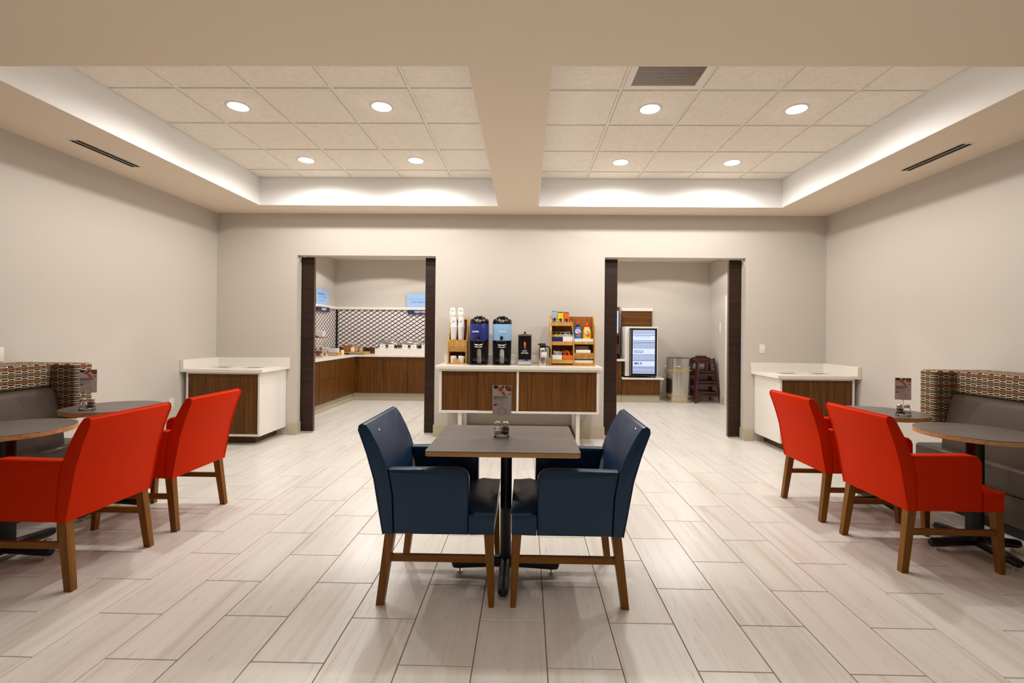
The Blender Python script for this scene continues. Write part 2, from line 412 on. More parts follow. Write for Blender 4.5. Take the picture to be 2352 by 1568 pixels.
# floor tiles, one object each up to 300, the rest joined
tm = {}; cells = []
def in_view(x, y):
    if y < 1.6: return False
    q = CM.transposed() @ Vector((x, y, -CH)); px = CCX + CF * q.x / q.y; py = CCY - CF * q.z / q.y
    return -60 < px < 2412 and py < 1640
for ci in range(-15, 14):
    odd = ci % 2
    for rj in range(-10, 13):
        x0, x1 = FX0 + ci * FW, FX0 + (ci + 1) * FW
        y0 = FY0 + FL * (1 - odd) + rj * 2 * FL; y1 = y0 + 2 * FL
        x0, x1, y0, y1 = max(x0, XL), min(x1, XR), max(y0, YF), min(y1, YB)
        if x1 - x0 > .02 and y1 - y0 > .02: cells.append((x0, x1, y0, y1))
def vis(c): return any(in_view(x, y) for x in (c[0], (c[0] + c[1]) / 2, c[1]) for y in (c[2], c[3]))
def hidden(c):  # under wall or built-ins
    return False
cells.sort(key=lambda c: (not vis(c), (c[0] + c[1]) ** 2 / 4 + ((c[2] + c[3]) / 2) ** 2))
G = .0022
def tile_bm(b, hx, hy, cx=0, cy=0, dz=0):
    h, c = .0022, .0012
    hexa(b, [(cx - hx, cy - hy, -.004), (cx + hx, cy - hy, -.004), (cx + hx, cy + hy, -.004), (cx - hx, cy + hy, -.004)],
         [(cx - hx, cy - hy, -c), (cx + hx, cy - hy, -c), (cx + hx, cy + hy, -c), (cx - hx, cy + hy, -c)])
    hexa(b, [(cx - hx, cy - hy, -c), (cx + hx, cy - hy, -c), (cx + hx, cy + hy, -c), (cx - hx, cy + hy, -c)],
         [(cx - hx + c, cy - hy + c, 0), (cx + hx - c, cy - hy + c, 0), (cx + hx - c, cy + hy - c, 0), (cx - hx + c, cy + hy - c, 0)])
for n, (x0, x1, y0, y1) in enumerate(cells[:300]):
    key = (round(x1 - x0, 3), round(y1 - y0, 3)); c = ((x0 + x1) / 2, (y0 + y1) / 2, 0)
    if key not in tm:
        b = nb(); tile_bm(b, (x1 - x0) / 2 - G, (y1 - y0) / 2 - G); tm[key] = obj('floor_tile', b, 'floor', floor, smooth=False, loc=c)
    else: inst(tm[key], floor, c)
b = nb()
for x0, x1, y0, y1 in cells[300:]: tile_bm(b, (x1 - x0) / 2 - G, (y1 - y0) / 2 - G, (x0 + x1) / 2, (y0 + y1) / 2)
obj('distant_floor_tiles', b, 'floor', floor, smooth=False, kind='stuff')
# baseboards (tile base)
BH, BT = .155, .012
def bb(name, segs):
    b = nb()
    for s in segs: box(b, *s, 0, BH, .002, 1)
    struct(name, b, 'base')
bb('baseboard_left', [(XL, XL + BT, -3.1, 5.40), (XL, XL + BT, YW + .27, 7.2)])
bb('baseboard_right', [(XR - BT, XR, -3.1, 5.40), (XR - BT, XR, 9.12, YB)])
bb('baseboard_middle', [(-3.12, D1[0] + BT, YW - BT, YW), (D1[0], D1[0] + BT, YW, YW + WT), (D1[1] - BT, -.93, YW - BT, YW), (.70, D2[0] + BT, YW - BT, YW),
   (D2[1] - BT, 2.95, YW - BT, YW), (D2[1] - BT, D2[1], YW, YW + WT)])
bb('baseboard_back', [(2.72, XR, YB - BT, YB)])
# frame of a doorway in the far right wall
b = nb(); box(b, XR - .02, XR, 9.02, 9.10, 0, 2.13, .003, 1); struct('trim_1', b, 'white')
# sliding pocket doors
def pocket_door(n, x0, x1, lead, hx):
    """lead: x of the leading edge side (+1 right, -1 left)"""
    y0 = YW + WT + .012; y1 = y0 + .045
    b = nb(); box(b, x0, x1, y0, y1, .018, ZD - .004, .002, 1); d = struct('door_%d' % n, b, 'slab')
    e = x1 if lead > 0 else x0
    b = nb(); box(b, e - .002, e + .002, y0, y1, .02, ZD - .006); obj('edge_strip', b, 'slabedge', d, smooth=False, label='reddish brown edge strip')
    b = nb(); box(b, hx - .017, hx + .017, y0 - .003, y0 + .002, .975, 1.235, .001, 1); h = obj('flush_pull', b, 'dark', d, smooth=False, label='black recessed pull')
    b = nb(); box(b, min(e, e - lead * .1), max(e, e - lead * .1), y0 + .004, y1 - .004, .006, .018); obj('floor_guide', b, 'white', d, smooth=False, label='white floor guide')
pocket_door(1, -3.80, at(723, 700, YW + WT + .03).x, 1, at(700.5, 800, 6.22).x)
pocket_door(2, at(977, 700, 6.217).x, -.42, -1, at(993, 800, 6.22).x)
pocket_door(3, .25, at(1417.5, 700, 6.217).x, 1, at(1398, 800, 6.22).x)
pocket_door(4, at(1673, 700, YW + WT + .03).x, 3.60, -1, at(1693.5, 800, 6.22).x)
# ------------------------------------------------------------------ lights
def spot(x, y, z, power, size=174, blend=.48, r=.05):
    l = bpy.data.lights.new('lamp', 'SPOT'); l.energy = power; l.color = LAMP; l.spot_size = R(size); l.spot_blend = blend; l.shadow_soft_size = r
    o = bpy.data.objects.new('lamp', l); COL.objects.link(o); o.location = (x, y, z); return o
def downlight(x, y, z, label, power, group=None, size=174, drop=.02):
    t = thing('recessed_downlight', label, 'ceiling light', (x, y, z), 0, group)
    b = nb(); lathe(b, [(.078, .004), (.098, .004), (.098, -.003), (.080, -.006), (.078, .004)], seg=32); obj('trim_ring', b, 'white', t)
    b = nb(); lathe(b, [(0, -drop), (.04, -drop * .85), (.066, -drop * .4), (.0765, .003), (0, .004)], seg=32); obj('lens', b, 'lens', t)
    o = spot(0, 0, -drop - .012, power, size); o.name = 'bulb'; o.parent = t
    return t
LZ = ZC - .006
for (x, y), lab in {(-2.452, 3.889): 'glowing round downlight nearest the left wall in the front row, left ceiling recess',
  (-1.233, 3.889): 'glowing round downlight in the front row beside the beam, left ceiling recess',
  (-2.452, 5.108): 'glowing round downlight in the far row nearer the left wall, left ceiling recess',
  (-1.233, 5.108): 'glowing round downlight in the far row beside the beam, left ceiling recess',
  (1.024, 3.919): 'glowing round downlight just beyond the air grille, right ceiling recess',
  (2.243, 3.919): 'glowing round downlight nearest the right wall in the front row, right ceiling recess',
  (1.024, 5.138): 'glowing round downlight in the far row beside the beam, right ceiling recess',
  (2.243, 5.138): 'glowing round downlight in the far row nearer the right wall, right ceiling recess'}.items():
    downlight(x, y, LZ, lab, P_MAIN)
for x, y in ((-2.7, .55), (-.1, .45), (2.5, .55), (-2.7, -1.3), (-.1, -1.3), (2.5, -1.3)):  # unseen fill spots added above and behind the camera to brighten floor and soffit
    spot(x, y, ZS - .01, P_FILL * (1.7 if abs(x) < 1 else 1), 80, .6)
for x, y in ((-2.9, 8.55), (-1.3, 8.55), (-2.2, 7.0), (1.3, 8.55), (2.9, 8.55), (2.0, 7.0)):
    spot(x, y, ZB - .01, P_BACK, 152, .08)
# return-air grille in the right coffer
a, c, d, e = VENT
t = thing('return_air_grille', 'square louvred air grille at the front edge of the right ceiling recess', 'vent', ((a + c) / 2, (d + e) / 2, ZC))
hx, hy = (c - a) / 2 - .013, (e - d) / 2 - .013
b = nb()
for s in ((-hx, hx, -hy, -hy + .05), (-hx, hx, hy - .05, hy), (-hx, -hx + .05, -hy + .05, hy - .05), (hx - .05, hx, -hy + .05, hy - .05)): box(b, *s, -.010, .008, .002, 1)
obj('frame', b, 'grid', t)
b = nb(); box(b, -hx, hx, -hy, hy, .02, .028); obj('back_plate', b, 'dark', t, smooth=False)
n = 25; s0 = None
for i in range(n):
    y = -hy + .06 + (2 * hy - .12) * i / (n - 1)
    if s0 is None:
        b = nb(); box(b, -hx + .05, hx - .05, -.0045, .0045, -.002, .0005); s0 = obj('louvre', b, 'steeld', t, smooth=False, loc=(0, y, 0), rot=(R(-28), 0, 0))
    else: inst(s0, t, (0, y, 0))
def slot_diffuser(label, x, y0, y1, z, w=.105, along='y', k=2):
    t = thing('slot_diffuser', label, 'vent', (x, (y0 + y1) / 2, z), 0 if along == 'y' else PI / 2); L = (y1 - y0) / 2
    b = nb(); box(b, -w / 2, w / 2, -L, L, -.003, 0, .001, 1); obj('frame', b, 'soffit', t, smooth=False)
    for s in range(k):
        xx = (-.024 + .048 * s) if k > 1 else 0
        b = nb(); box(b, xx - .018, xx + .018, -L + .02, L - .02, -.0045, -.0028); obj('slot', b, 'dark', t, smooth=False)
slot_diffuser('two-slot air diffuser in the soffit above the left bench', -3.73, 3.74, 4.39, ZS)
slot_diffuser('two-slot air diffuser in the soffit above the right bench', 3.52, 3.76, 4.41, ZS)
t = thing('slot_diffuser', 'thin air slot in the ceiling beyond the left doorway', 'vent', (-2.9, 9.35, ZB))
b = nb(); box(b, -.45, .45, -.04, .04, -.003, 0); obj('frame', b, 'white', t, smooth=False)
b = nb(); box(b, -.40, .40, -.014, .014, -.0045, -.0028); obj('slot', b, 'dark', t, smooth=False)
t = thing('slot_diffuser', 'thin air slot in the ceiling beyond the right doorway', 'vent', (2.75, 9.45, ZB))
b = nb(); box(b, -.30, .30, -.04, .04, -.003, 0); obj('frame', b, 'white', t, smooth=False)
b = nb(); box(b, -.27, .27, -.014, .014, -.0045, -.0028); obj('slot', b, 'dark', t, smooth=False)
t = thing('fire_sprinkler', 'small pendent sprinkler head in the ceiling beyond the right doorway', 'sprinkler', (2.22, 9.3, ZB))
b = nb(); lathe(b, [(.035, 0), (.035, -.006), (.01, -.008)], seg=16); obj('escutcheon', b, 'white', t)
b = nb(); lathe(b, [(.008, -.006), (.008, -.035), (.022, -.037), (.022, -.041), (0, -.041)], seg=12); obj('nozzle', b, 'steeld', t)
# wall plates
def plate(name, label, cat, loc, rz, w, h, holes=0):
    t = thing(name, label, cat, loc, rz)
    b = nb(); box(b, -w / 2, w / 2, -.006, 0, -h / 2, h / 2, .002, 2); obj('cover', b, 'white', t)
    for k in range(2 if holes else 1):
        zz = (k * 2 - 1) * .02 if holes else 0
        b = nb(); box(b, -.011, .011, -.008, -.005, zz - (.013 if holes else .02), zz + (.013 if holes else .02), .001, 1); obj('socket' if holes else 'rocker', b, 'paper', t)
plate('wall_switch', 'white switch plate on the left wall at the edge of the photo', 'switch', (XL, 3.525, 1.16), PI / 2, .11, .115)
plate('wall_outlet', 'white power outlet low on the left wall between the round table and the waste counter', 'outlet', (XL, 5.32, .51), PI / 2, .075, .13, 1)
plate('wall_switch', 'pale plate on the middle wall above the right waste counter', 'switch', at(1751.5, 801, YW), 0, .075, .115)
plate('wall_outlet', 'white power outlet on the far wall beside the steel drum', 'outlet', at(1527.5, 863, YB), 0, .075, .125, 1)
plate('wall_switch', 'tall pale plate on the right wall above the high chairs', 'switch', (XR, 9.36, 1.50), -PI / 2, .08, .22)
# ------------------------------------------------------------------ dining chairs
def dining_chair(label, mat, loc, rz, group):
    t = thing('dining_chair', label, 'chair', loc, rz, group); W = .275
    back = [(0, .357), (-.022, .48), (-.048, .63), (-.086, .76), (-.128, .874), (-.126, .893), (-.110, .904), (-.090, .901), (-.066, .868), (-.030, .80), (-.001, .735), (.022, .665), (.042, .55), (.05, .357)]
    b = nb(); prism(b, back, -W, W, 'y', .007, 2); bk = obj('backrest', b, mat, t)
    side = [(p[0] - .0005, p[1]) for p in back[:7]]; ws = W - .002
    b = nb(); tube(b, [(x, -ws, z) for x, z in side] + [(side[-1][0], ws, side[-1][1])] + [(x, ws, z) for x, z in side[::-1][1:]], .0035, 6); obj('piping', b, mat, bk)
    arm = [(.052, .357), (.044, .55), (.022, .668), (.024, .679), (.36, .684), (.395, .677), (.415, .660), (.424, .635), (.426, .357)]
    for s in (-1, 1):
        b = nb(); y0, y1 = sorted((s * W, s * (W - .068))); prism(b, arm, y0, y1, 'y', .014, 3); obj('armrest', b, mat, t)
    b = nb(); slab(b, [(.045, -W + .07), (.428, -W + .07), (.428, -W + .004), (.553, -W + .012), (.553, W - .012), (.428, W - .004), (.428, W - .07), (.045, W - .07)], .355, .462, .01, 2); obj('seat_base', b, mat, t)
    b = nb()
    nx, ny = 10, 12; x0, x1 = .045, .556; V = {}
    def yb(x): return (W - .070) if x < .43 else (W - .004)
    for i in range(nx + 1):
        x = x0 + (x1 - x0) * i / nx
        for j in range(ny + 1):
            v = j / ny * 2 - 1; u = i / nx; y = v * yb(x)
            z = .470 + .034 * (1 - abs(v) ** 5) * (1 - max(0, (u - .78) / .22) ** 2.4) * min(1, .5 + u * 4)
            V[i, j] = b.verts.new((x, y, z))
    for i in range(nx):
        for j in range(ny): b.faces.new((V[i, j], V[i + 1, j], V[i + 1, j + 1], V[i, j + 1]))
    r = bmesh.ops.extrude_edge_only(b, edges=[e for e in b.edges if e.is_boundary])
    for v in r['geom']:
        if isinstance(v, bmesh.types.BMVert):
            v.co.z = .455
            if v.co.x > .5: v.co.x -= .006
    bmesh.ops.recalc_face_normals(b, faces=b.faces)
    obj('seat_cushion', b, mat, t)
    for s in (-1, 1):
        yo, yi = s * (W - .012), s * (W - .055); bo, bi = s * (W - .005), s * (W - .040)
        b = nb(); hexa(b, [(-.034, bo, 0), (.004, bo, 0), (.004, bi, 0), (-.034, bi, 0)], [(.006, yo, .358), (.054, yo, .358), (.054, yi, .358), (.006, yi, .358)])
        bmesh.ops.recalc_face_normals(b, faces=b.faces); obj('leg', b, 'leg', t, smooth=False)
        b = nb(); hexa(b, [(.530, bo, 0), (.556, bo, 0), (.556, bi, 0), (.530, bi, 0)], [(.503, yo, .358), (.551, yo, .358), (.551, yi, .358), (.503, yi, .358)])
        bmesh.ops.recalc_face_normals(b, faces=b.faces); obj('leg', b, 'leg', t, smooth=False)
        b = nb(); y0, y1 = sorted((s * (W - .018), s * (W - .042))); box(b, .020, .520, y0, y1, .214, .248, .002, 1); obj('stretcher', b, 'rail', t)
    return t
cb_ = dining_chair('navy blue upholstered armchair on the left side of the square table', 'blue', (-.703, 2.585, 0), 0, 'navy armchairs at the square table')
dup(cb_, (.490, 2.588, 0), PI, 'navy blue upholstered armchair on the right side of the square table')
cr_ = dining_chair('red vinyl armchair at the left bench nearest the camera, cut by the photo edge', 'red', (-2.378, 2.65, 0), PI, 'red armchairs facing the benches')
dup(cr_, (-2.380, 3.38, 0), PI, 'red vinyl armchair behind the nearest left one, before the left waste counter')
dup(cr_, (2.216, 3.0, 0), 0, 'red vinyl armchair nearest the camera on the right, its arm fully seen')
dup(cr_, (2.202, 3.715, 0), 0, 'red vinyl armchair before the right waste counter, behind the nearest right one')
# ------------------------------------------------------------------ tables
def cross_base(t, arm=.29, col=.038, h=.735, ax=.0):
    b = nb(); lathe(b, [(col, .05), (col, h - .03), (col + .01, h - .03), (col + .01, h - .012)], seg=28); obj('column', b, 'matte', t)
    b = nb(); box(b, -.14, .14, -.14, .14, h - .012, h, .004, 1); obj('mounting_plate', b, 'matte', t)
    for k in range(4):
        a = ax + k * PI / 2; d = Vector((math.cos(a), math.sin(a), 0))
        b = nb(); tube(b, [d * .0 + Vector((0, 0, .068)), d * .06 + Vector((0, 0, .066)), d * (arm - .03) + Vector((0, 0, .050)), d * (arm - .008) + Vector((0, 0, .048)), d * arm + Vector((0, 0, .046))], [.034, .032, .0275, .024, .010], 12)
        f = obj('foot', b, 'matte', t)
        b = nb(); c = d * (arm - .045); lathe(b, [(.006, .030), (.006, .010), (.015, .010), (.015, 0)], (c.x, c.y, 0), 12); obj('glide', b, 'chrome', f, label='chrome levelling glide')
def table_top(t, pts, z0, z1):
    b = nb(); slab(b, pts, z0, z1 - .003, .002, 1); o = obj('tabletop', b, 'ply', t, label='plywood edged top')
    b = nb(); slab(b, pts, z1 - .003, z1, .0008, 1); obj('laminate', b, 'top', o, label='dark grey brown wood-grain laminate')
TX0, TX1, TY0, TY1 = -.508, .283, 2.348, 3.030
t = thing('square_table', 'square dining table with dark wood-grain top between the navy chairs', 'table', (-.105, 2.66, 0))
table_top(t, rrect(TX0 + .105, TX1 + .105, TY0 - 2.66, TY1 - 2.66, .02), .736, .763)
cross_base(t, .305, .032)
def round_table(label, x, y, z, group='round tables at the benches'):
    t = thing('round_table', label, 'table', (x, y, 0), 0, group)
    table_top(t, circle(.308, 64), z - .03, z); cross_base(t, .285, .045, z - .03); return t
round_table('round dark table at the left bench nearest the camera, empty', -3.068, 2.71, .775)
round_table('round dark table at the left bench holding the shaker rack', -3.145, 3.51, .775)
round_table('round dark table at the right bench nearest the camera, empty', 2.885, 3.035, .764)
round_table('round dark table at the right bench holding the shaker rack', 2.845, 3.775, .764)
# ------------------------------------------------------------------ shaker rack with menu card
def shaker_rack(label, x, y, z, rz, cardlabel, ch, cw, cz, tilt=0., swap=False):
    t = thing('shaker_rack', label, 'condiment rack', (x, y, z), rz, 'wire racks of shakers on the tables')
    def ov(zz, rx=.058, ry=.033, n=32): return [(rx * math.cos(2 * PI * i / n), ry * math.sin(2 * PI * i / n), zz) for i in range(n)]
    b = nb()
    tube(b, ov(.012, .048, .028), .0015, 6, True); tube(b, ov(.040), .0015, 6, True)
    for sx in (-1, 1):
        for sy in (-1, 1): tube(b, [(sx * .040, sy * .018, .010), (sx * .040, sy * .024, .040)], .0014, 6)
    tube(b, [(-.048, 0, .012), (.048, 0, .012)], .0014, 6); tube(b, [(0, -.028, .012), (0, .028, .012)], .0014, 6); tube(b, [(0, -.032, .012), (0, -.032, .04)], .0014, 6)
    obj('wire_basket', b, 'chrome', t)
    b = nb(); tube(b, [(0, 0, .012), (0, 0, .122)], .0017, 8)
    tube(b, [(.0235 * math.cos(2 * PI * i / 28), 0, .146 + .0235 * math.sin(2 * PI * i / 28)) for i in range(28)], .0018, 8, True); obj('ring_handle', b, 'chrome', t)
    for sx in (-1, 1):
        for sy in (-1, 1):
            b = nb(); bmesh.ops.create_icosphere(b, subdivisions=2, radius=.0055, matrix=Matrix.Translation((sx * .038, sy * .017, .0055))); obj('foot', b, 'matte', t)
    # card holder plate standing in the ring
    b = nb(); box(b, -cw / 2, cw / 2, .0045, .0065, cz, cz + ch); c = obj('card_holder', b, 'card', t, smooth=False, label='upright menu card', rot=(tilt, 0, 0))
    y0 = .0042; z1 = cz + ch
    def disc(px, pz, r, mat, dy=0., n=20, clip=True):
        bb_ = nb(); pts = []
        for i in range(n):
            a = 2 * PI * i / n; xx = px + r * math.cos(a); zz = pz + r * math.sin(a)
            pts.append((min(max(xx, -cw / 2 + .001), cw / 2 - .001), min(zz, z1 - .001)))
        prism(bb_, pts, y0 - dy - .0003, y0 - dy, 'y'); obj('printed_food', bb_, mat, c, smooth=False)
    f = cw / .087
    disc(-.028 * f, z1 - .006 * f, .011 * f, 'darkfood'); disc(.005 * f, z1 - .007 * f, .006 * f, 'darkfood'); disc(-.007 * f, z1 - .018 * f, .011 * f, 'foodor', .0002)
    disc(.034 * f, z1 - .006 * f, .027 * f, 'paper'); disc(.035 * f, z1 - .005 * f, .023 * f, 'foodbrown', .0004)
    for k in range(7): disc((.026 + .014 * random.random()) * f, z1 - (.003 + .017 * random.random()) * f, .0035 * f, ('foodor', 'card', 'darkfood')[k % 3], .0008, 8)
    disc(.004 * f, z1 - .034 * f, .0065 * f, 'foodor'); disc(.011 * f, z1 - .042 * f, .0065 * f, 'foodor', .0002); disc(.034 * f, z1 - .040 * f, .004 * f, 'foodbrown')
    L = -.038 * f
    text('BREAKFAST', .0125 * f, 'inkdark', c, (L, y0 - .0004, z1 - .056 * f), bold=.0003)
    text('SMART CHOICE', .0068 * f, 'inkdark', c, (L, y0 - .0004, z1 - .0665 * f))
    for k in range(3):
        b = nb(); box(b, L, L + (.062 - .01 * k) * f, y0 - .0004, y0, z1 - (.076 + .004 * k) * f, z1 - (.0752 + .004 * k) * f); obj('print_line', b, 'inkgrey', c, smooth=False)
    b = nb(); box(b, L, L + .014 * f, y0 - .0004, y0, z1 - .0935 * f, z1 - .0865 * f); obj('emblem', b, 'signnavy', c, smooth=False, label='small dark blue emblem')
    b = nb(); box(b, L + .001 * f, L + .005 * f, y0 - .0006, y0 - .0002, z1 - .0925 * f, z1 - .0875 * f); obj('emblem', b, 'yel', c, smooth=False, label='small yellow mark')
    b = nb(); box(b, L + .018 * f, L + .048 * f, y0 - .0004, y0, z1 - .091 * f, z1 - .0895 * f); obj('print_line', b, 'inkgrey', c, smooth=False)
    # shakers are things of their own
    for s, (fill, nm) in enumerate((('salt', 'salt'), ('pepper', 'pepper'))):
        sx = (-1 if s == 0 else 1) * (-1 if swap else 1)
        g = thing('%s_shaker' % nm, 'glass %s shaker with a chrome cap in the rack %s' % (nm, cardlabel), 'shaker',
                  Vector((x, y, z)) + Matrix.Rotation(rz, 3, 'Z') @ Vector((sx * .0235, 0, .0135)), rz, 'shakers in the wire racks')
        b = nb(); slab(b, circle(.0175, 24), 0, .0015)
        lathe(b, [(.0185, .0), (.0195, .003), (.0195, .035), (.018, .040), (.014, .046), (.0135, .048), (.0135, .047), (.0165, .038), (.0182, .034), (.0182, .003), (0, .0025)], seg=24)
        for v in b.verts: v.co *= 1.14
        obj('jar', b, 'glass', g)
        hgt = .022 if nm == 'salt' else .036
        b = nb(); lathe(b, [(0, .003), (.0178, .003), (.0178, min(hgt, .033)), (.0155, hgt), (0, hgt)], seg=20)
        for v in b.verts: v.co *= 1.14
        obj('contents', b, fill, g, label='white salt' if nm == 'salt' else 'ground black pepper')
        b = nb(); lathe(b, [(.0150, .047), (.0158, .048), (.0158, .056), (.0150, .060), (.012, .064), (.006, .0665), (0, .067)], seg=24)
        for v in b.verts: v.co *= 1.14
        obj('cap', b, 'chrome', g)
shaker_rack('chrome wire shaker rack with menu card at the centre of the square table', -.136, 2.70, .763, .02, 'on the square table', .172, .110, .125)
for o in (): pass
shaker_rack('chrome wire shaker rack with menu card on the round table at the left bench', -3.183, 3.335, .775, .40, 'at the left bench', .168, .104, .125, .0)
shaker_rack('chrome wire shaker rack with menu card on the round table at the right bench', 2.868, 3.583, .764, -.25, 'at the right bench', .166, .106, .122, .0, True)
# ------------------------------------------------------------------ banquette benches
def bench(label, side, xw, yend, wz0, xcap):
    """side +1: along the right wall"""
    t = thing('banquette_bench', label, 'bench', (xw, yend, 0))
    s = side; y0 = -4.6
    def bx(n, d0, d1, ya, yb_, z0, z1, mat, bev, seg=3, parent=None, label=None):
        b = nb(); xa, xb = sorted((-s * d0, -s * d1)); box(b, xa, xb, ya, yb_, z0, z1, bev, seg); return obj(n, b, mat, parent or t, label=label)
    D = abs(xw - xcap)
    bx('plinth', .05, D - .06, y0 + .02, .0, 0, .085, 'matte', .002, 1, label='black recessed plinth')
    bx('seat_box', .02, D - .012, y0, .02, .085, .29, 'grey', .008)
    bx('seat_cushion', .10, D + .012, y0, .03, .292, .482, 'grey', .03, 4)
    b = nb(); P = [(.02, .47), (.535, .47), (.525, .58), (.50, .70), (.462, .86), (.445, .895), (.41, .912), (.35, .918), (.02, .918)]
    prism(b, [(-s * p[0], p[1]) for p in P], y0, -.160, 'y', .012, 3); obj('back_cushion', b, 'grey', t, label='charcoal vinyl back cushion')
    b = nb(); dd = .415
    xa, xb = sorted((-s * .012, -s * dd)); box(b, xa, xb, y0, -.155, .916, 1.095, .018, 3); obj('back_band', b, 'hexa', t, label='hexagon patterned top band')
    b = nb(); xa, xb = sorted((-s * .012, -s * D)); box(b, xa, xb, -.155, -.005, wz0, 1.095, .022, 4); obj('wing', b, 'hexa', t, label='hexagon patterned wing at the end')
    return t
bench('charcoal banquette bench with hexagon patterned wing along the left wall', -1, XL, 3.71, .665, -3.49)
bench('charcoal banquette bench with hexagon patterned wing along the right wall', 1, XR, 3.965, .63, 3.30)
# ------------------------------------------------------------------ waste counters in the corners
def waste_counter(label, s, xw, xin):
    """s=+1 right corner; xin: open side of the cabinet"""
    t = thing('waste_counter', label, 'cabinet', ((xw + xin) / 2, 5.78, 0)); ox, oy = (xw + xin) / 2, 5.78
    def bx(n, x0, x1, y0, y1, z0, z1, mat, bev=.002, parent=None, label=None):
        b = nb(); xa, xb = sorted((x0 - ox, x1 - ox)); box(b, xa, xb, y0 - oy, y1 - oy, z0, z1, bev, 1); return obj(n, b, mat, parent or t, label=label)
    zt = .868; g = .025; yf, yb_ = 5.47, YW - .004; xo = xw - s * .055; xi = xin
    bx('side_panel', xi, xi + s * g, yf, yb_, .108, zt, 'white'); bx('side_panel', xo, xo - s * g, yf, yb_, .108, zt, 'white')
    bx('bottom_panel', xi + s * g, xo - s * g, yf, yb_, .108, .133, 'white'); bx('top_rail', xi + s * g, xo - s * g, yf, yf + .02, zt - .022, zt, 'white')
    bx('door', xi + s * (g + .003), xo - s * (g + .003), yf + .004, yf + .024, .136, zt - .026, 'walnut', .001, label='walnut veneered front')
    bx('plinth', xi + s * .125, xo, yf + .14, yb_, 0, .108, 'toe', label='brown recessed plinth')
    # counter with two square waste openings
    x0, x1 = sorted((xi - s * .045, xw - s * .003)); y0, y1 = 5.435, YW - .003
    hs = [(xi + s * .17, xi + s * .42), (xi + s * .57, xi + s * .80)]
    hs = sorted(tuple(sorted(h)) for h in hs); ha, hb = 5.72, 5.93
    b = nb(); xs = [x0, hs[0][0], hs[0][1], hs[1][0], hs[1][1], x1]; ys = [y0, ha, hb, y1]
    V = {}
    for zi, z in enumerate((zt, .900)):
        for i, x in enumerate(xs):
            for j, y in enumerate(ys): V[i, j, zi] = b.verts.new((x - ox, y - oy, z))
    solid = lambda i, j: 0 <= i < 5 and 0 <= j < 3 and not (j == 1 and i in (1, 3))
    for i in range(5):
        for j in range(3):
            if not solid(i, j): continue
            for zi in (0, 1): b.faces.new([V[i, j, zi], V[i + 1, j, zi], V[i + 1, j + 1, zi], V[i, j + 1, zi]])
            for (di, dj, p, q) in ((-1, 0, (i, j), (i, j + 1)), (1, 0, (i + 1, j), (i + 1, j + 1)), (0, -1, (i, j), (i + 1, j)), (0, 1, (i, j + 1), (i + 1, j + 1))):
                if not solid(i + di, j + dj): b.faces.new([V[p + (0,)], V[q + (0,)], V[q + (1,)], V[p + (1,)]])
    bmesh.ops.recalc_face_normals(b, faces=b.faces)
    ctop = obj('countertop', b, 'quartz', t, smooth=False, label='white solid-surface counter with two openings')
    for h in hs:
        b = nb(); e = .012
        for s4 in ((h[0], h[0] + e, ha, hb), (h[1] - e, h[1], ha, hb), (h[0] + e, h[1] - e, ha, ha + e), (h[0] + e, h[1] - e, hb - e, hb)):
            box(b, s4[0] - ox, s4[1] - ox, s4[2] - oy, s4[3] - oy, .80, .896)
        obj('waste_opening', b, 'jamb', ctop, smooth=False, label='square waste chute')
    bx('backsplash', x0, x1, YW - .022, YW - .002, .900, 1.012, 'quartz', .002)
    xa = xw - s * .002; bx('backsplash', xa, xa - s * .045, 5.437, YW - .022, .900, 1.012, 'quartz', .002)
waste_counter('white and walnut waste counter in the left corner', -1, XL, -3.148)
waste_counter('white and walnut waste counter in the right corner', 1, XR, 2.963)
# ------------------------------------------------------------------ beverage sideboard
SX0, SX1, SY = -1.025, .868, 5.50
ZT = .972
t = thing('beverage_sideboard', 'long white and walnut sideboard between the two doorways', 'sideboard', (-.075, 5.79, 0))
def bs(n, x0, x1, y0, y1, z0, z1, mat, bev=.002, label=None):
    b = nb(); box(b, x0 + .075, x1 + .075, y0 - 5.79, y1 - 5.79, z0, z1, bev, 1); return obj(n, b, mat, t, label=label)
bs('countertop', -1.068, .903, 5.47, YW - .002, .934, ZT, 'quartz', .003)
bs('backsplash', -1.064, .900, YW - .024, YW - .002, ZT, 1.078, 'quartz')
bs('side_panel', SX0, SX0 + .03, SY, YW - .004, .415, .932, 'white'); bs('side_panel', SX1 - .03, SX1, SY, YW - .004, .415, .932, 'white')
bs('bottom_panel', SX0 + .03, SX1 - .03, SY, YW - .004, .415, .44, 'white'); bs('top_rail', SX0 + .03, SX1 - .03, SY, YW - .03, .908, .932, 'white')
xm = -.093
bs('divider', xm - .013, xm + .013, SY, YW - .03, .44, .908, 'white')
xq = at(1098.5, 900, 5.52).x
bs('sliding_door', SX0 + .033, xq + .01, SY + .030, SY + .048, .442, .905, 'walnut', .001); bs('sliding_door', xq, xm - .015, SY + .009, SY + .027, .442, .905, 'walnut', .001)
bs('sliding_door', xm + .015, SX1 - .033, SY + .009, SY + .027, .442, .905, 'walnut', .001)
bs('back_panel', SX0 + .03, SX1 - .03, YW - .03, YW - .01, .44, .908, 'white')
for x in (-.80, .60):
    sgn = -1 if x > 0 else 1
    bs('leg_frame', x, x + .045, 5.52, 5.565, 0, .413, 'white'); bs('leg_frame', x, x + .045, 6.02, 6.065, 0, .413, 'white')
    bs('leg_frame', x, x + .045, 5.565, 6.02, .375, .413, 'white'); bs('leg_frame', x, x + .045, 5.565, 6.02, 0, .045, 'white')
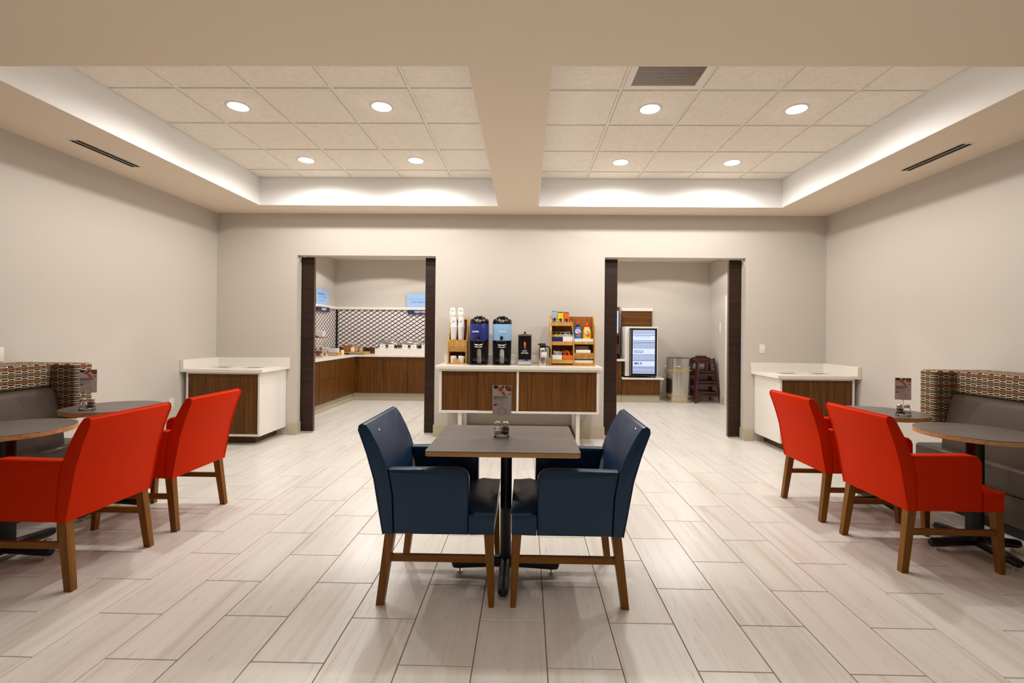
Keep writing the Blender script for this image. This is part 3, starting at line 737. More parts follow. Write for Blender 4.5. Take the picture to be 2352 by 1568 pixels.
bs('kick_board', -.753, .598, 6.03, 6.06, 0, .165, 'toe', label='brown board along the wall'); bs('kick_board', -.753, -.735, 5.57, 6.029, 0, .165, 'toe'); bs('kick_board', .58, .598, 5.57, 6.029, 0, .165, 'toe')
# paper cup rack
t = thing('cup_rack', 'birch cup dispenser rack at the left end of the sideboard', 'cup rack', (-.845, 5.80, ZT))
RX = -.845; s_ = 5.74 / 1069
def px(p, Y=5.74): return at(p, 780, Y).x - RX
def pz(p, Y=5.74): return at(1050, p, Y).z - ZT
xl, xr = px(1028), px(1072)
for a_, c_ in ((xl, xl + .014), (xr - .014, xr)):
    b = nb(); prism(b, [(-.06, 0), (.19, 0), (.19, pz(726, 5.9)), (.12, pz(726, 5.9)), (-.005, pz(779)), (-.06, pz(781) - .01)], a_, c_, 'x'); obj('side_panel', b, 'birch', t, smooth=False)
b = nb(); box(b, xl + .014, xr - .014, .178, .19, .0, pz(733, 5.9)); obj('back_panel', b, 'birchd', t, smooth=False)
b = nb(); box(b, xl - .008, xr + .008, -.075, .19, 0, .014, .001, 1); obj('base_board', b, 'birch', t, smooth=False)
b = nb(); prism(b, [(-.055, pz(780.5)), (-.02, pz(780.5)), (-.005, pz(806)), (-.03, pz(807)), (-.05, pz(795))], xl + .014, xr - .014, 'x'); obj('curved_front', b, 'birch', t, smooth=False)
b = nb(); box(b, xl + .014, xr - .014, -.02, .178, pz(808), pz(806)); obj('shelf', b, 'birch', t, smooth=False)
b = nb(); box(b, px(1041), px(1056), -.065, -.055, .014, pz(824)); obj('stop_block', b, 'ply', t, smooth=False)
def cup_bm(r=.041, h=.095):
    b = nb(); lathe(b, [(0, 0), (r, 0), (r, .004), (r * .92, .006), (r * .74, h), (r * .70, h), (0, h - .003)], seg=20); return b
c0 = None
def cup(pxc, pyb, pyt, Y, lab, tilt=0.):
    """stack of inverted cups standing in the rack"""
    global c0
    lo, hi = at(pxc, pyb, Y), at(pxc, pyt, Y); r = .0425; n = 6; H = hi.z - lo.z
    t = thing('paper_cup_stack', lab, 'cups', lo, 0, 'stacks of white paper cups')
    b = nb(); prof = [(0, 0), (r * .78, 0)]
    for k in range(9): z = H * .58 * k / 9; prof += [(r * (.80 + .2 * k / 9), z), (r * (.84 + .2 * k / 9), z + .004)]
    prof += [(r * 1.03, H * .58), (r, H * .595)]; lathe(b, prof + [(0, H * .595)], seg=20); obj('lower_cups', b, 'cup', t)
    b = nb(); lathe(b, [(0, H * .57), (r * .98, H * .57), (r * .98, H * .60), (r * .74, H * .985), (r * .70, H * .985), (r * .70, H * .995), (r * .74, H), (0, H)][:8], seg=20); obj('top_cup', b, 'cup', t)
    b = nb(); prism(b, [(-.014, H * .76), (.014, H * .79), (.014, H * .825), (-.014, H * .79)], -r * .93, -r * .90, 'y'); obj('print', b, 'inkblue', t, smooth=False, label='blue printed mark')
cup(1042, 780, 727, 5.80, 'front left stack of upturned white cups in the birch rack'); cup(1059, 780, 727, 5.80, 'front right stack of upturned white cups in the birch rack')
cup(1040, 742, 706, 5.89, 'rear left stack of upturned white cups rising above the birch rack'); cup(1058.5, 742, 706, 5.89, 'rear right stack of upturned white cups rising above the birch rack')
for q, (pc, lb, tl) in enumerate(((1041, 'left roll of white cup lids in the foot of the birch rack', 0), (1058, 'right roll of white cup lids leaning in the foot of the birch rack', .15))):
    b = nb(); prof = [(0, 0)]
    for k in range(7): prof += [(.040, .012 * k), (.043, .012 * k + .004), (.040, .012 * k + .011)]
    prof += [(.03, .088), (0, .089)]
    lathe(b, prof, seg=20); o = obj('cup_lid_stack', b, 'cup', loc=(at(pc, 820, 5.79).x, 5.80, ZT + .014), rot=(0, tl, 0)); tag(o, lb, 'lids', 'stacks of cup lids')
# coffee urns
def coffee_urn(label, xc, mat, word, wmat, group):
    t = thing('coffee_urn', label, 'coffee dispenser', (xc, 5.76, ZT), 0, group); k = .1165
    def rr(w_, d0, d1, r): return rrect(-w_, w_, d0, d1, r, 5)
    b = nb(); slab(b, rr(k - .006, -.11, .12, .03), 0, .022, .006, 2); obj('base', b, 'black', t)
    b = nb()
    hw = .028
    prism(b, [(-k + .006, .022), (-hw, .022), (-hw, .16)] + [(-hw * math.cos(a), .165 + hw * math.sin(a)) for a in [R(x) for x in (0, 30, 60, 90, 120, 150, 180)]] + [(hw, .16), (hw, .022), (k - .006, .022), (k - .002, .30), (-k + .002, .30)], -.045, .11, 'y', .006, 2)
    obj('stand', b, 'black', t)
    for s in (-1, 1):
        b = nb(); prism(b, [(-.10, .02), (-.045, .02), (-.045, .26), (-.06, .26), (-.095, .06)], s * .088 - .012, s * .088 + .012, 'x', .004, 2); obj('stand_rib', b, 'black', t)
    b = nb(); lathe(b, [(k, .30), (k + .002, .31), (k + .002, .495), (k, .50)], (0, 0, 0), 40); obj('wrap', b, mat, t, label='coloured band')
    b = nb(); lathe(b, [(k - .006, .285), (k - .002, .30)], (0, 0, 0), 40); obj('lower_ring', b, 'black', t)
    b = nb(); lathe(b, [(k, .50), (k + .002, .51), (k, .545), (k - .012, .562), (.075, .568), (.07, .585), (.045, .592), (.04, .60), (0, .60)], seg=40); obj('lid', b, 'black', t)
    b = nb(); prism(b, [(-.055, .545), (-.045, .575), (-.03, .588), (.03, .588), (.045, .575), (.055, .545)], -.10, -.02, 'y', .006, 2); obj('lid_handle', b, 'black', t)
    b = nb(); box(b, -.026, .026, -.125, -.10, .522, .548, .002, 1); g = obj('gauge', b, 'coff', t, label='pale level gauge window')
    b = nb(); box(b, -.020, .020, -.1265, -.1245, .528, .542); obj('gauge_print', b, 'matte', g, smooth=False)
    # faucet
    b = nb(); lathe(b, [(0, .31), (.016, .31), (.018, .325), (.018, .345), (.012, .352), (0, .352)], (0, -.135, 0), 20); box(b, -.010, .010, -.13, -.09, .318, .338); f = obj('faucet', b, 'black', t)
    b = nb(); prism(b, [(-.145, .30), (-.128, .30), (-.125, .352), (-.138, .352)], -.008, .008, 'x', .002, 1); obj('tap_lever', b, 'chrome', f, label='clear chrome lever')
    b = nb(); tube(b, [(.055 * math.cos(a), -.085 - .05 * math.sin(a), .262 - .018 * math.sin(a)) for a in [R(x) for x in range(0, 181, 15)]], .007, 8)
    tube(b, [(.055 * math.cos(a), -.085 - .05 * math.sin(a), .236 - .018 * math.sin(a)) for a in [R(x) for x in range(0, 181, 15)]], .005, 8); obj('spout_guard', b, 'chrome', t, label='chrome trim bow')
    b = nb(); box(b, -.06, .06, -.10, -.045, .225, .30, .012, 3); obj('spout_housing', b, 'black', t)
    # word wrapped on the band
    x = -.070 if word == 'COFFEE' else -.022
    ang = x / (k + .003)
    text(word, .026, wmat, t, ((k + .0035) * math.sin(ang + .26), -(k + .0035) * math.cos(ang + .26) - .0008, .405), (PI / 2, 0, ang + .26), 'CENTER', bold=.0007)
    return t
coffee_urn('tall black coffee urn with a dark blue band on the sideboard', at(1101, 780, 5.76).x, 'navy', 'COFFEE', 'ink', 'coffee urns on the sideboard')
coffee_urn('tall black coffee urn with a light blue band on the sideboard', at(1153.3, 780, 5.76).x, 'sky', 'DECAF', 'ink', 'coffee urns on the sideboard')
# hot water box
xw_ = at(1205.5, 780, 5.66).x
t = thing('hot_water_dispenser', 'square steel hot water dispenser with a black front panel', 'dispenser', (xw_, 5.75, ZT)); W = .082
b = nb(); box(b, -W, W, -.085, .085, .006, .368, .003, 2); obj('body', b, 'steel', t)
b = nb(); box(b, -W + .006, W - .006, -.08, .08, 0, .008); obj('base', b, 'matte', t)
b = nb(); box(b, -W - .005, W + .005, -.09, .09, .368, .378, .003, 2); box(b, -.045, .045, -.045, .045, .378, .384, .002, 1); obj('lid', b, 'steeld', t)
b = nb(); lathe(b, [(.009, .384), (.009, .396), (.016, .400), (.016, .408), (0, .410)], seg=16); obj('knob', b, 'black', t)
b = nb(); box(b, -W + .005, W - .005, -.088, -.0855, .055, .360); p = obj('front_panel', b, 'black', t, smooth=False, label='glossy black front')
b = nb(); box(b, -W + .005, W - .005, -.0895, -.0882, .052, .074); obj('caution_strip', b, 'navy', p, smooth=False, label='blue strip of small lettering')
text('CAREFUL, IT\'S', .0125, 'ink', p, (-W + .009, -.0899, .063), bold=.0003); text('HOT', .0125, 'redp', p, (.019, -.0899, .063), bold=.0004); text('IN HERE', .0125, 'ink', p, (.043, -.0899, .063), bold=.0003, sx=.8)
text('HOT', .026, 'ink', p, (0, -.0885, .176), align='CENTER'); text('WATER', .026, 'ink', p, (0, -.0885, .150), align='CENTER')
b = nb(); prism(b, [(-.011, .285), (.011, .285), (.014, .245), (-.012, .245)], -.0895, -.0885, 'y'); obj('drawn_tap', b, 'orange', p, smooth=False, label='orange printed tag')
b = nb(); prism(b, [(-.012, .245), (.014, .245), (.012, .230), (-.013, .230)], -.0895, -.0885, 'y'); obj('drawn_tap', b, 'redp', p, smooth=False, label='red printed tag')
b = nb(); box(b, .000, .006, -.0895, -.0885, .205, .228); obj('drawn_tap', b, 'ink', p, smooth=False)
# carafe
xc_ = at(1246.5, 800, 5.585).x
t = thing('vacuum_carafe', 'stainless vacuum carafe with black lid and handle, paper label', 'carafe', (xc_, 5.585, ZT))
b = nb(); lathe(b, [(0, 0), (.043, 0), (.045, .006), (.045, .185), (.040, .205), (.030, .222), (0, .222)], seg=32); obj('body', b, 'steel', t)
b = nb(); lathe(b, [(.031, .212), (.037, .222), (.036, .262), (.030, .274), (0, .276)], seg=28); box(b, -.056, -.02, -.009, .009, .252, .268, .004, 2); obj('lid', b, 'matte', t)
b = nb(); tube(b, [(.030, 0, .230), (.058, 0, .236), (.078, 0, .228), (.087, 0, .20), (.087, 0, .15), (.085, 0, .10)], [.010, .010, .010, .010, .009, .008], 10); obj('handle', b, 'matte', t)
b = nb(); box(b, -.018, .048, -.0475, -.0455, .108, .172); lb_ = obj('label', b, 'paper', t, smooth=False, label='white paper label')
b = nb(); box(b, -.012, .042, -.048, -.0474, .118, .124); obj('print_line', b, 'inkgrey', lb_, smooth=False)
# condiment organiser
OY = 5.63
def ox_(p): return at(p, 785, OY).x
def oz_(p): return at(1315, p, OY).z - ZT
CXO = ox_(1315.5)
t = thing('condiment_organizer', 'tall birch condiment organiser with five shelves at the right end of the sideboard', 'organizer', (CXO, OY, ZT))
X = lambda p: ox_(p) - CXO
def ob(n, x0, x1, y0, y1, z0, z1, mat='birch', bev=.0015, label=None):
    b = nb(); box(b, x0, x1, y0, y1, z0, z1, bev, 1); return obj(n, b, mat, t, smooth=False, label=label)
zt_ = oz_(731) + .035
ob('base_board', X(1263.5), X(1368), 0, .26, 0, .014)
b = nb(); prism(b, [(.02, .014), (.25, .014), (.25, zt_), (.16, zt_), (.02, oz_(760))], X(1264), X(1267.6), 'x'); obj('side_panel', b, 'birch', t, smooth=False)
b = nb(); prism(b, [(.02, .014), (.25, .014), (.25, zt_), (.19, zt_), (.10, zt_ - .03), (.04, zt_ - .12), (.02, oz_(790))], X(1365.5), X(1368), 'x'); obj('side_panel', b, 'birch', t, smooth=False)
b = nb(); prism(b, [(.02, .014), (.25, .014), (.25, oz_(745)), (.12, oz_(765)), (.02, oz_(785))], X(1317.2), X(1319.8), 'x'); obj('divider', b, 'birch', t, smooth=False)
b = nb(); box(b, X(1267.6), X(1365.5), .25, .262, .014, zt_ - .004); obj('back_panel', b, 'birchd', t, smooth=False)
for (p0, p1, y0, y1, za, zb) in ((1267.8, 1317, .0, .012, 826.3, 835), (1267.8, 1317, .03, .042, 784.5, 793), (1267.8, 1317, .06, .072, 739.7, 748.3), (1320, 1365, .03, .042, 784.2, 790.5), (1320, 1365, .03, .042, 833.5, 837.5)):
    ob('shelf_lip', X(p0), X(p1), y0, y1, oz_(zb), oz_(za))
for (p0, p1, y0, z) in ((1267.8, 1317, .042, 791.5), (1267.8, 1317, .072, 747), (1267.8, 1317, .012, 834), (1320, 1365, .042, 789.5), (1320, 1365, .03, 812), ):
    ob('shelf', X(p0), X(p1), y0, .25, oz_(z), oz_(z) + .008)
b = nb(); prism(b, [(.02, oz_(811)), (.032, oz_(810.5)), (.06, oz_(820)), (.065, oz_(825)), (.055, oz_(825)), (.045, oz_(820))], X(1320), X(1365), 'x'); obj('curved_front', b, 'birch', t, smooth=False)
def ctray(name, label, cat, p0, p1, za, zb, mat, y0, y1, group=None):
    x0, x1 = ox_(p0) + .002, ox_(p1) - .002
    t2 = thing(name, label, cat, ((x0 + x1) / 2, OY + (y0 + y1) / 2, ZT + oz_(zb)), 0, group); w_, d_ = (x1 - x0) / 2, (y1 - y0) / 2; h = oz_(za) - oz_(zb); g = .003
    b = nb()
    for s in ((-w_, w_, -d_, -d_ + g), (-w_, w_, d_ - g, d_), (-w_, -w_ + g, -d_ + g, d_ - g), (w_ - g, w_, -d_ + g, d_ - g)): box(b, *s, 0, h)
    box(b, -w_ + g, w_ - g, -d_ + g, d_ - g, 0, g); obj('tray', b, mat, t2, smooth=False)
    return t2, w_, d_, h
def packets(t2, w_, d_, h, mat, n, size=(.05, .055), lean=.3, alt=None):
    sub = None
    for i in range(n):
        x = -w_ + .018 + (2 * w_ - .036) * (i + .5) / n; y = random.uniform(-d_ * .6, d_ * .5)
        mm = mat if not alt or i % 2 else alt
        b = nb(); box(b, -size[0] / 2, size[0] / 2, -.0015, .0015, 0, size[1], .0007, 1)
        obj('packet', b, mm, t2, smooth=False, loc=(x, y, h * .55 + random.uniform(0, .014)), rot=(random.uniform(-.2, .3), random.uniform(-lean, lean), random.uniform(-.5, .5)))
r_ = ctray('packet_tray', 'navy tray of yellow sweetener packets on the middle shelf of the organiser', 'tray', 1267.9, 1292.3, 773.8, 784.2, 'navy', .046, .16, 'packet trays in the organiser'); packets(*r_, 'yellow', 11, (.034, .042))
r_ = ctray('packet_tray', 'white tray of white sugar packets on the middle shelf of the organiser', 'tray', 1293, 1316.5, 773, 784.2, 'paper', .046, .16, 'packet trays in the organiser'); packets(*r_, 'paper', 11, (.036, .045), alt='silverc')
r_ = ctray('packet_tray', 'white tray of white stick packets on the bottom shelf of the organiser', 'tray', 1268.8, 1292, 815.6, 826, 'paper', .016, .14, 'packet trays in the organiser'); packets(*r_, 'paper', 13, (.016, .065), .5, 'silverc')
r_ = ctray('packet_tray', 'orange tray of brown stick packets on the bottom shelf of the organiser', 'tray', 1293, 1316.5, 816, 826, 'orange', .016, .14, 'packet trays in the organiser'); packets(*r_, 'leaf', 13, (.014, .072), .6, 'orange')
# sachet rows standing behind the middle shelf trays
for p0, p1, lab, mt_ in ((1269, 1290, 'grey sachet box standing behind the navy tray', 'silverc'), (1289, 1313, 'white sachets with blue print behind the white tray', 'paper')):
    x0, x1 = ox_(p0), ox_(p1); t2 = thing('sachet_box', lab, 'sachets', ((x0 + x1) / 2, OY + .20, ZT + oz_(791.5) + .008)); w_ = (x1 - x0) / 2
    b = nb(); box(b, -w_, w_, -.03, .03, 0, .150, .002, 1); obj('box', b, mt_, t2, smooth=False)
    for k in (-1, 1):
        b = nb(); slab(b, circle(.018, 16), 0, .0008); o = obj('print', b, 'inkdark', t2, smooth=False, loc=(k * w_ * .5, -.0302, .128), rot=(PI / 2, 0, 0)); o.scale = (1, .55, 1)
# tea boxes on the top
for p0, p1, za, mt_, lab in ((1268, 1281.5, 715.5, 'silverc', 'silver tea carton on top of the organiser'), (1282.5, 1295.7, 718, 'yellow', 'yellow tea carton on top of the organiser'), (1296.5, 1309.5, 718.5, 'orange', 'orange tea carton on top of the organiser')):
    x0, x1 = ox_(p0), ox_(p1); zb = ZT + oz_(746) + .012; w_ = (x1 - x0) / 2; H_ = ZT + oz_(za) - zb
    t2 = thing('tea_carton', lab, 'tea box', ((x0 + x1) / 2, OY + .17, zb), 0, 'tea cartons')
    b = nb(); box(b, -w_, w_, -.02, .05, 0, H_, .001, 1); obj('carton', b, mt_, t2, smooth=False)
    b = nb(); prism(b, [(-w_ * .75, H_ * .38), (0, H_ * .56), (w_ * .75, H_ * .38), (w_ * .35, H_ * .36), (w_ * .35, H_ * .24), (-w_ * .35, H_ * .24), (-w_ * .35, H_ * .36)], -.022, -.0205, 'y'); obj('leaf_mark', b, 'darkfood', t2, smooth=False, label='dark arrow-shaped mark')
    b = nb(); box(b, -w_ * .9, w_ * .9, -.018, .048, H_, H_ + .018); obj('tea_bags', b, 'inkgrey' if mt_ == 'silverc' else 'foodbrown', t2, smooth=False)
x0, x1 = ox_(1268), ox_(1312.5); t2 = thing('tea_bag_rack', 'clear divided tray of tea bags on the top shelf of the organiser', 'tray', ((x0 + x1) / 2, OY + .11, ZT + oz_(747) + .008)); w_ = (x1 - x0) / 2
b = nb(); box(b, -w_, w_, -.035, .035, 0, .004); obj('tray', b, 'coff', t2, smooth=False)
for k in range(8):
    b = nb(); xx = -w_ + 2 * w_ * k / 7; box(b, xx - .002, xx + .002, -.035, .035, .004, .045); obj('fin', b, 'coff', t2, smooth=False)
for k in range(7):
    b = nb(); xx = -w_ + 2 * w_ * (k + .5) / 7; box(b, xx - .010, xx + .010, -.028, .03, .004, .038); obj('tea_bags', b, 'darkfood', t2, smooth=False)
# napkins, stirrers
def nbox(name, lab, cat, p0, p1, za, zb, y0, y1, mat, bev=.002):
    x0, x1 = ox_(p0), ox_(p1); b = nb(); h = oz_(za) - oz_(zb); w_ = (x1 - x0) / 2; box(b, -w_, w_, -(y1 - y0) / 2, (y1 - y0) / 2, 0, h, bev, 1)
    o = obj(name, b, mat, loc=((x0 + x1) / 2, OY + (y0 + y1) / 2, ZT + oz_(zb))); return tag(o, lab, cat)
nbox('drip_tray', 'white tray under the creamer bottles in the organiser', 'tray', 1320.6, 1364.4, 777.8, 788, .045, .24, 'paper')
nbox('napkin_stack', 'pile of folded white napkins on the middle right shelf of the organiser', 'napkins', 1323.5, 1358, 803.5, 811, .035, .16, 'paper', .006)
nbox('napkin_pack', 'beige napkin pack leaning behind the folded napkins', 'napkins', 1324, 1357, 795.5, 811, .17, .22, 'pinkwt', .004)
nbox('stirrer_box', 'low white box on the bottom right shelf of the organiser', 'box', 1320.6, 1364.4, 827.3, 833.8, .045, .22, 'paper')
def creamer(lab, pc, mat, collar):
    xx = ox_(pc); t2 = thing('creamer_bottle', lab, 'bottle', (xx, OY + .12, ZT + oz_(777.8)), 0, 'pump bottles of creamer'); r = .051
    b = nb(); lathe(b, [(0, 0), (r * .96, 0), (r, .006), (r, .06), (r * .93, .10), (r * .66, .138), (r * .5, .150), (.0, .150)], seg=28); o = obj('bottle', b, mat, t2)
    for v in o.data.vertices: v.co.y *= .75
    b = nb(); lathe(b, [(.026, .148), (.025, .182), (.022, .186), (0, .186)], seg=20); obj('collar', b, collar, t2)
    b = nb(); lathe(b, [(.020, .184), (.016, .205), (.007, .210), (.007, .245), (.012, .247), (.012, .258), (0, .26)], seg=16); box(b, -.02, .014, -.006, .006, .247, .258, .003, 2); obj('pump', b, 'redp', t2)
    b = nb(); slab(b, circle(.027, 24), 0, .0006); o = obj('label_disc', b, 'paper', t2, smooth=False, loc=(0, -.0395, .090), rot=(PI / 2 - .10, 0, 0), label='white oval label'); o.scale = (1.25, .95, 1)
    text('Coffee', .018, 'redp', t2, (-.003, -.0425, .096), (PI / 2 - .1, 0, 0), 'CENTER', .0003, shear=.3); text('mate', .018, 'redp', t2, (.006, -.0432, .082), (PI / 2 - .1, 0, 0), 'CENTER', .0003, shear=.3)
    b = nb(); slab(b, circle(.017, 20), 0, .0006); o = obj('label_disc', b, 'foodor', t2, smooth=False, loc=(.006, -.0395, .040), rot=(PI / 2, 0, 0), label='orange oval picture'); o.scale = (1.3, .9, 1)
creamer('blue creamer bottle with a red pump in the organiser', 1328.7, 'bblue', 'signnavy')
creamer('yellow creamer bottle with a red pump in the organiser', 1351, 'byel', 'redp')
# ------------------------------------------------------------------ buffet room beyond the left doorway
FX, FYB = -3.405, 9.20                                   # front planes of the two cabinet runs
def cab(name, label, x0, x1, y0, y1, parts, group='buffet cabinets'):
    cx, cy = (x0 + x1) / 2, (y0 + y1) / 2
    t = thing(name, label, 'cabinet', (cx, cy, 0), 0, group)
    b = nb(); box(b, x0 - cx, x1 - cx, y0 - cy, y1 - cy, .15, .866, .001, 1); obj('carcass', b, 'walnut', t, smooth=False)
    for n, s, z0, z1 in parts:
        b = nb(); box(b, s[0] - cx, s[1] - cx, s[2] - cy, s[3] - cy, z0, z1, .001, 1); obj(n, b, 'walnut', t, smooth=False)
    return t
# back run
for i, (x0, x1) in enumerate(((-3.385, -2.335), (-2.332, -1.40))):
    xm_ = (x0 + x1) / 2 if i == 0 else x1 - .001
    ds = [('door', (x0 + .08 if i == 0 else x0 + .003, -2.813, FYB - .02, FYB - .001), .152, .86), ('door', (-2.810, x1 - .003, FYB - .02, FYB - .001), .152, .86)] if i == 0 else [('door', (x0 + .003, x1 - .003, FYB - .02, FYB - .001), .152, .86)]
    cab('base_cabinet', ('corner walnut base cabinet with two doors under the hot food', 'walnut base cabinet behind the right edge of the left doorway')[i], x0, x1, FYB, YB - .004, ds)
# left run
for i, (y0, y1) in enumerate(((6.9, 7.60), (7.603, 8.20), (8.203, 9.195))):
    if i == 1: ds = [('drawer', (FX + .001, FX + .02, y0 + .003, y1 - .003), .545, .86), ('drawer', (FX + .001, FX + .02, y0 + .003, y1 - .003), .152, .540)]
    else: ds = [('door', (FX + .001, FX + .02, y0 + .003, y1 - .003), .152, .86)]
    cab('base_cabinet', ('walnut base cabinet behind the left door slab, below the bakery', 'walnut cabinet with two deep drawers below the bakery', 'plain walnut cabinet between the drawers and the corner')[i], XL + .004, FX, y0, y1, ds)
b = nb(); slab(b, [(XL + .002, 6.88), (FX + .045, 6.88), (FX + .045, FYB - .045), (-1.38, FYB - .045), (-1.38, YB - .003), (XL + .002, YB - .003)], .868, .905, .002, 1)
o = obj('buffet_countertop', b, 'quartz', smooth=False); tag(o, 'L-shaped white counter of the breakfast buffet beyond the left doorway', 'countertop')
b = nb(); box(b, -3.44, -1.40, FYB + .03, FYB + .045, 0, .149); box(b, XL + .01, FX - .03, 6.9, FYB + .03, 0, .149); struct('baseboard_buffet', b, 'base')
b = nb(); box(b, -3.46, -1.40, FYB + .018, FYB + .03, 0, .075); box(b, FX - .03, FX - .018, 6.9, FYB + .03, 0, .075)
struct('trim_2', b, 'base')
# patterned backsplash
t = thing('patterned_backsplash', 'white backsplash with a dark lozenge lattice round the buffet corner', 'backsplash', (XL, YB, .905))
b = nb(); box(b, .075, 2.7, -.03, -.004, .125, .93); obj('panel', b, 'lat', t, smooth=False)
b = nb(); box(b, .004, .03, -3.0, -.03, .125, .93); obj('panel', b, 'lat', t, smooth=False)
b = nb(); box(b, .03, .075, -.034, -.004, .0, .93); obj('corner_strip', b, 'matte', t, smooth=False, label='black corner strip')
b = nb(); box(b, .03, 2.7, -.03, -.004, 0, .125); box(b, .004, .03, -3.0, -.03, 0, .125); obj('lower_board', b, 'walnuth', t, smooth=False, label='walnut board under the lattice')
b = nb(); box(b, .03, 2.7, -.075, -.003, .93, .985, .001, 1); box(b, .003, .075, -3.0, -.075, .93, .985, .001, 1); obj('cap_ledge', b, 'white', t, smooth=False, label='white ledge along the top')
# signs
def sign(label, loc, rz, w_, h, mat, lines, r=.012, group=None):
    t = thing('wall_sign', label, 'sign', loc, rz, group)
    b = nb(); prism(b, rrect(0, w_, 0, h, r, 4), -.006, 0, 'y'); p = obj('panel', b, mat, t, smooth=False)
    for s, sz, m_, x, z, bo in lines: text(s, sz, m_, p, (x, -.0066, z), bold=bo)
    return t
sb = at(934, 703, YB - .08)
sign('light blue sign asking about a hot start, on the far ledge', (sb.x, YB - .05, 1.892), 0, .62, .295, 'signblue', [('HOW ABOUT', .050, 'inkgrey', .055, .165, 0), ('A', .050, 'inkgrey', .055, .105, 0), ('HOT START?', .050, 'inkblue', .103, .105, .0012)])
sign('light blue breakfast sign on the left ledge above the bakery', (XL + .05, 8.88, 1.892), PI / 2, .57, .30, 'signblue', [('BREAKFAST', .056, 'inkblue', .07, .205, .0014), ('READY WHEN', .056, 'inkgrey', .07, .145, 0), ('YOU ARE', .056, 'inkgrey', .07, .085, 0)])
sign('navy sign for hot food under the far ledge', (-2.51, YB - .078, 1.748), 0, .66, .085, 'signnavy', [('HOT FOOD', .060, 'ink', .15, .042, .0015)], .004)
sign('navy bakery sign under the left ledge', (XL + .078, 8.87, 1.755), PI / 2, .56, .09, 'signnavy', [('BAKERY', .058, 'ink', .19, .045, .0015)], .004)
# riser and chafing dishes
b = nb(); box(b, 0, 1.75, 0, .38, 0, .122, .002, 1); o = obj('serving_riser', b, 'white', loc=(-3.095, 9.49, .905), smooth=False); tag(o, 'long low white platform under the chafing dishes', 'riser')
def chafer(label, x):
    t = thing('chafing_dish', label, 'chafing dish', (x, 9.66, 1.027), 0, 'chafing dishes on the buffet'); 
    b = nb(); box(b, -.205, .205, -.13, .13, .035, .062, .006, 2); obj('pan', b, 'black', t)
    b = nb(); w1, d1 = .21, .135
    prof = [(1, .062), (.99, .085), (.93, .115), (.80, .145), (.60, .165), (.30, .176), (0.02, .178)]
    rings = [[b.verts.new((x_ * f * w1 / 1, y_ * f * d1, z)) for x_, y_ in [(math.copysign(abs(math.cos(a)) ** .55, math.cos(a)), math.copysign(abs(math.sin(a)) ** .55, math.sin(a))) for a in [2 * PI * i / 28 for i in range(28)]]] for f, z in prof]
    for A, B in zip(rings, rings[1:]):
        for i in range(28): b.faces.new((A[i], A[(i + 1) % 28], B[(i + 1) % 28], B[i]))
    b.faces.new(rings[-1]); b.faces.new(rings[0]); bmesh.ops.recalc_face_normals(b, faces=b.faces); h = obj('hood', b, 'chrome', t)
    b = nb(); tube(b, [(-.05, -.10, .125), (-.045, -.135, .135), (.045, -.135, .135), (.05, -.10, .125)], .005, 8); obj('handle', b, 'chrome', h)
    for sx in (-1, 1):
        for sy in (-1, 1): b = nb(); box(b, sx * .17 - .01, sx * .17 + .01, sy * .10 - .01, sy * .10 + .01, 0, .04); obj('leg', b, 'black', t, smooth=False)
    return t
cp = chafer('left chafing dish with a domed chrome lid', at(893, 790, 9.6).x)
dup(cp, (at(943.5, 790, 9.6).x, 9.66, 1.027), 0, 'middle chafing dish with a domed chrome lid')
dup(cp, (at(993, 790, 9.6).x, 9.66, 1.027), 0, 'right chafing dish half hidden by the door slab')
for i, p in enumerate((878.5, 898.5, 930, 950, 975)):
    b = nb(); prism(b, [(-.0, 0), (.03, 0), (.012, .078), (.009, .078)], -.058, .058, 'x'); q = at(p, 800, 9.51)
    o = obj('menu_tent_card', b, 'paper', loc=(q.x, 9.50, 1.027), smooth=False)
    tag(o, 'white menu card in front of the ' + ('left chafing dish, left one', 'left chafing dish, right one', 'middle chafing dish, left one', 'middle chafing dish, right one', 'right chafing dish')[i], 'card', 'menu cards on the platform')
    b = nb(); box(b, -.03, .03, -.001, .0, .030, .036); obj('print_line', b, 'inkdark', o, smooth=False, loc=(0, .002, 0))
# boards, boxes and jars in the corner of the buffet
def onb(name, label, cat, p0, p1, za, zb, Y, d, mat, bev=.003, group=None, parts=None):
    A, B = at(p0, zb, Y), at(p1, za, Y); h = max(B.z - A.z, .01); w_ = (B.x - A.x) / 2
    b = nb(); box(b, -w_, w_, -d / 2, d / 2, 0, h, bev, 1); o = obj(name, b, mat, loc=(A.x + w_, Y + d / 2, A.z)); return tag(o, label, cat, group)
def riser(label, p0, p1, Y, z1, d=.2):
    x0, x1 = at(p0, 812, Y).x, at(p1, 812, Y).x; w_ = (x1 - x0) / 2
    t = thing('wooden_riser', label, 'riser', (x0 + w_, Y + d / 2, .905), 0, 'wooden risers on the buffet')
    b = nb(); box(b, -w_, w_, -d / 2, d / 2, z1 - .02, z1, .002, 1); obj('board', b, 'birch', t, smooth=False)
    for s in (-1, 1): b = nb(); xa, xb = sorted((s * w_, s * (w_ - .03))); box(b, xa, xb, -d / 2, d / 2, 0, z1 - .02); obj('leg', b, 'birch', t, smooth=False)
    return .905 + z1
z1 = riser('wooden riser under the jars and wooden boxes in the buffet corner', 787, 840, 9.22, .055, .26)
z2 = riser('wooden riser under the white cartons on the left counter', 738, 776, 8.75, .055)
def setz(o, z): o.location.z = z; return o
